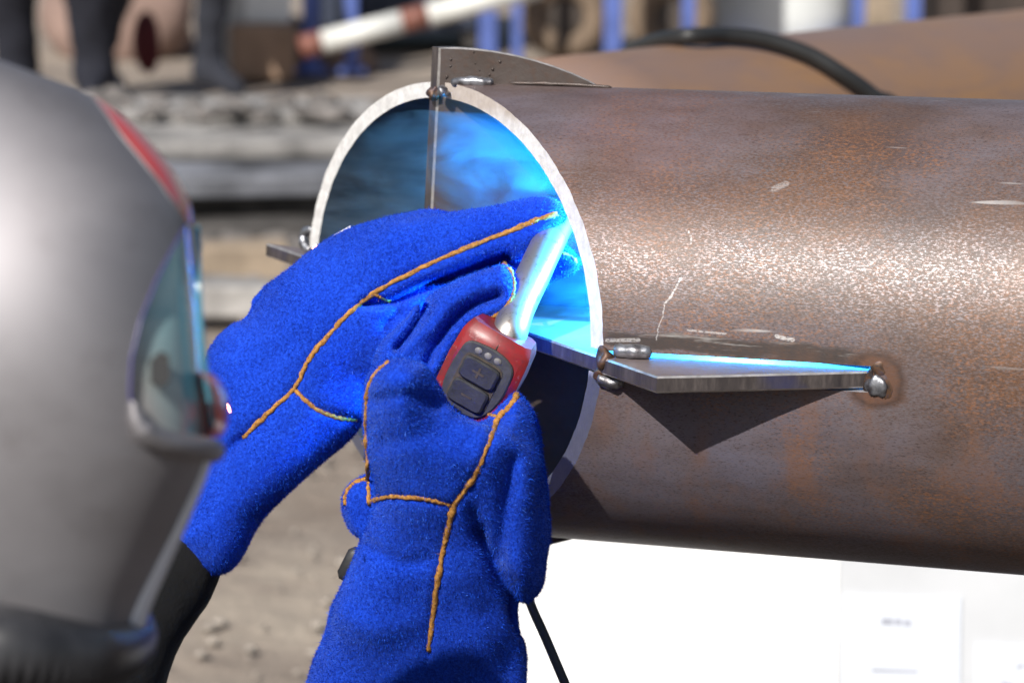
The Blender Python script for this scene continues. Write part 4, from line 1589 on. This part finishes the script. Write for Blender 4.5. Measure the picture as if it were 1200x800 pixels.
# ------------------------------------------------------------------ sparks and smoke
g = NG('spark glow')
g.set(Base_Color=(1, .5, .3), Emission_Color=(1, .35, .25), Emission_Strength=14.0)
for k, (x, y, x2, y2, d, lab) in enumerate(((267, 473, 270, 483, 1.62, 'bright spark flying beside the helmet front'), (366, 292, 371, 287, 2.0, 'orange spark at the left rim of the pipe'))):
    v, f = tube(np.array([at(x, y, d), at((x + x2) / 2, (y + y2) / 2, d), at(x2, y2, d)]), [.0004, .0009, .0005], 8)
    tag(obj('spark', mesh('spark', v, f, g.m)), lab, 'spark', 'sparks thrown off by the welding')

g = NG('welding smoke')
g.t.nodes.remove(g.b)
vol = g.t.nodes.new("ShaderNodeVolumePrincipled")
out = [n_ for n_ in g.t.nodes if n_.type == 'OUTPUT_MATERIAL'][0]
g.lk(vol.outputs[0], out.inputs["Volume"])
gen = g.tc.outputs["Object"]
X, Y, Z = g.sep(gen)
nz = g.noise(15, g.mapping((.55, 1, 1.3), rot=(0, .5, 0)), 5, .62, 1.6)
dens = g.ramp(nz, [(.42, 0.0), (.55, .35), (.75, 1.0)])
# thicker along a plume that rises from the arc towards the top of the opening
pl = g.math('ABSOLUTE', g.math('SUBTRACT', g.math('SUBTRACT', Z, .045), g.math('MULTIPLY', g.math('SUBTRACT', .05, X), .55)))
plume = g.ramp(g.math('MULTIPLY', pl, 8), [(0.0, 1.0), (.4, .5), (.9, .16)])
r2 = g.t.nodes.new("ShaderNodeVectorMath"); r2.operation = 'LENGTH'
g.lk(g.mapping((1 / .23, 1 / .14, 1 / .13)), r2.inputs[0])
thin = g.ramp(g.math('MULTIPLY', Y, 4), [(-.0, 1.0), (.06, .45)])      # thinner beyond the upright plate
dd = g.math('MULTIPLY', g.math('MULTIPLY', g.math('MULTIPLY', dens, plume), thin), 90.0)
g.lk(dd, vol.inputs["Density"])
vol.inputs["Color"].default_value = (.22, .60, 1, 1)
vol.inputs["Anisotropy"].default_value = .15
V, Fc = [], []
# closed quarter-round duct of smoke filling the opening's upper half, standing clear of the wall
prof = [(math.cos(a) * .143, .012 + math.sin(a) * .130) for a in np.linspace(1.22, math.pi, 21)] + [(-.143, .006), (.048, .006)]
tl = []
for q1, q2 in prof: tl.append(K1 * q1 + K2 * q2 + K0 - .012)
for q, (q1, q2) in zip(tl, prof): V.append(L(q, q1, q2))
for q, (q1, q2) in zip(tl, prof): V.append(L(.24, q1, q2))
m = len(prof)
Fc = [list(range(m)), list(range(2 * m - 1, m - 1, -1))] + [[i, (i + 1) % m + 0, (i + 1) % m + m, i + m][::-1] for i in range(m)]
sm = mesh('smoke', V, Fc, g.m, False)
so_ = bpy.data.objects.new('smoke', sm)
COL.objects.link(so_)
so_.location = PA; so_.rotation_euler = (0, 0, ROT)
tag(so_, 'bluish welding smoke curling in the upper half of the pipe mouth', 'smoke', None, 'stuff')
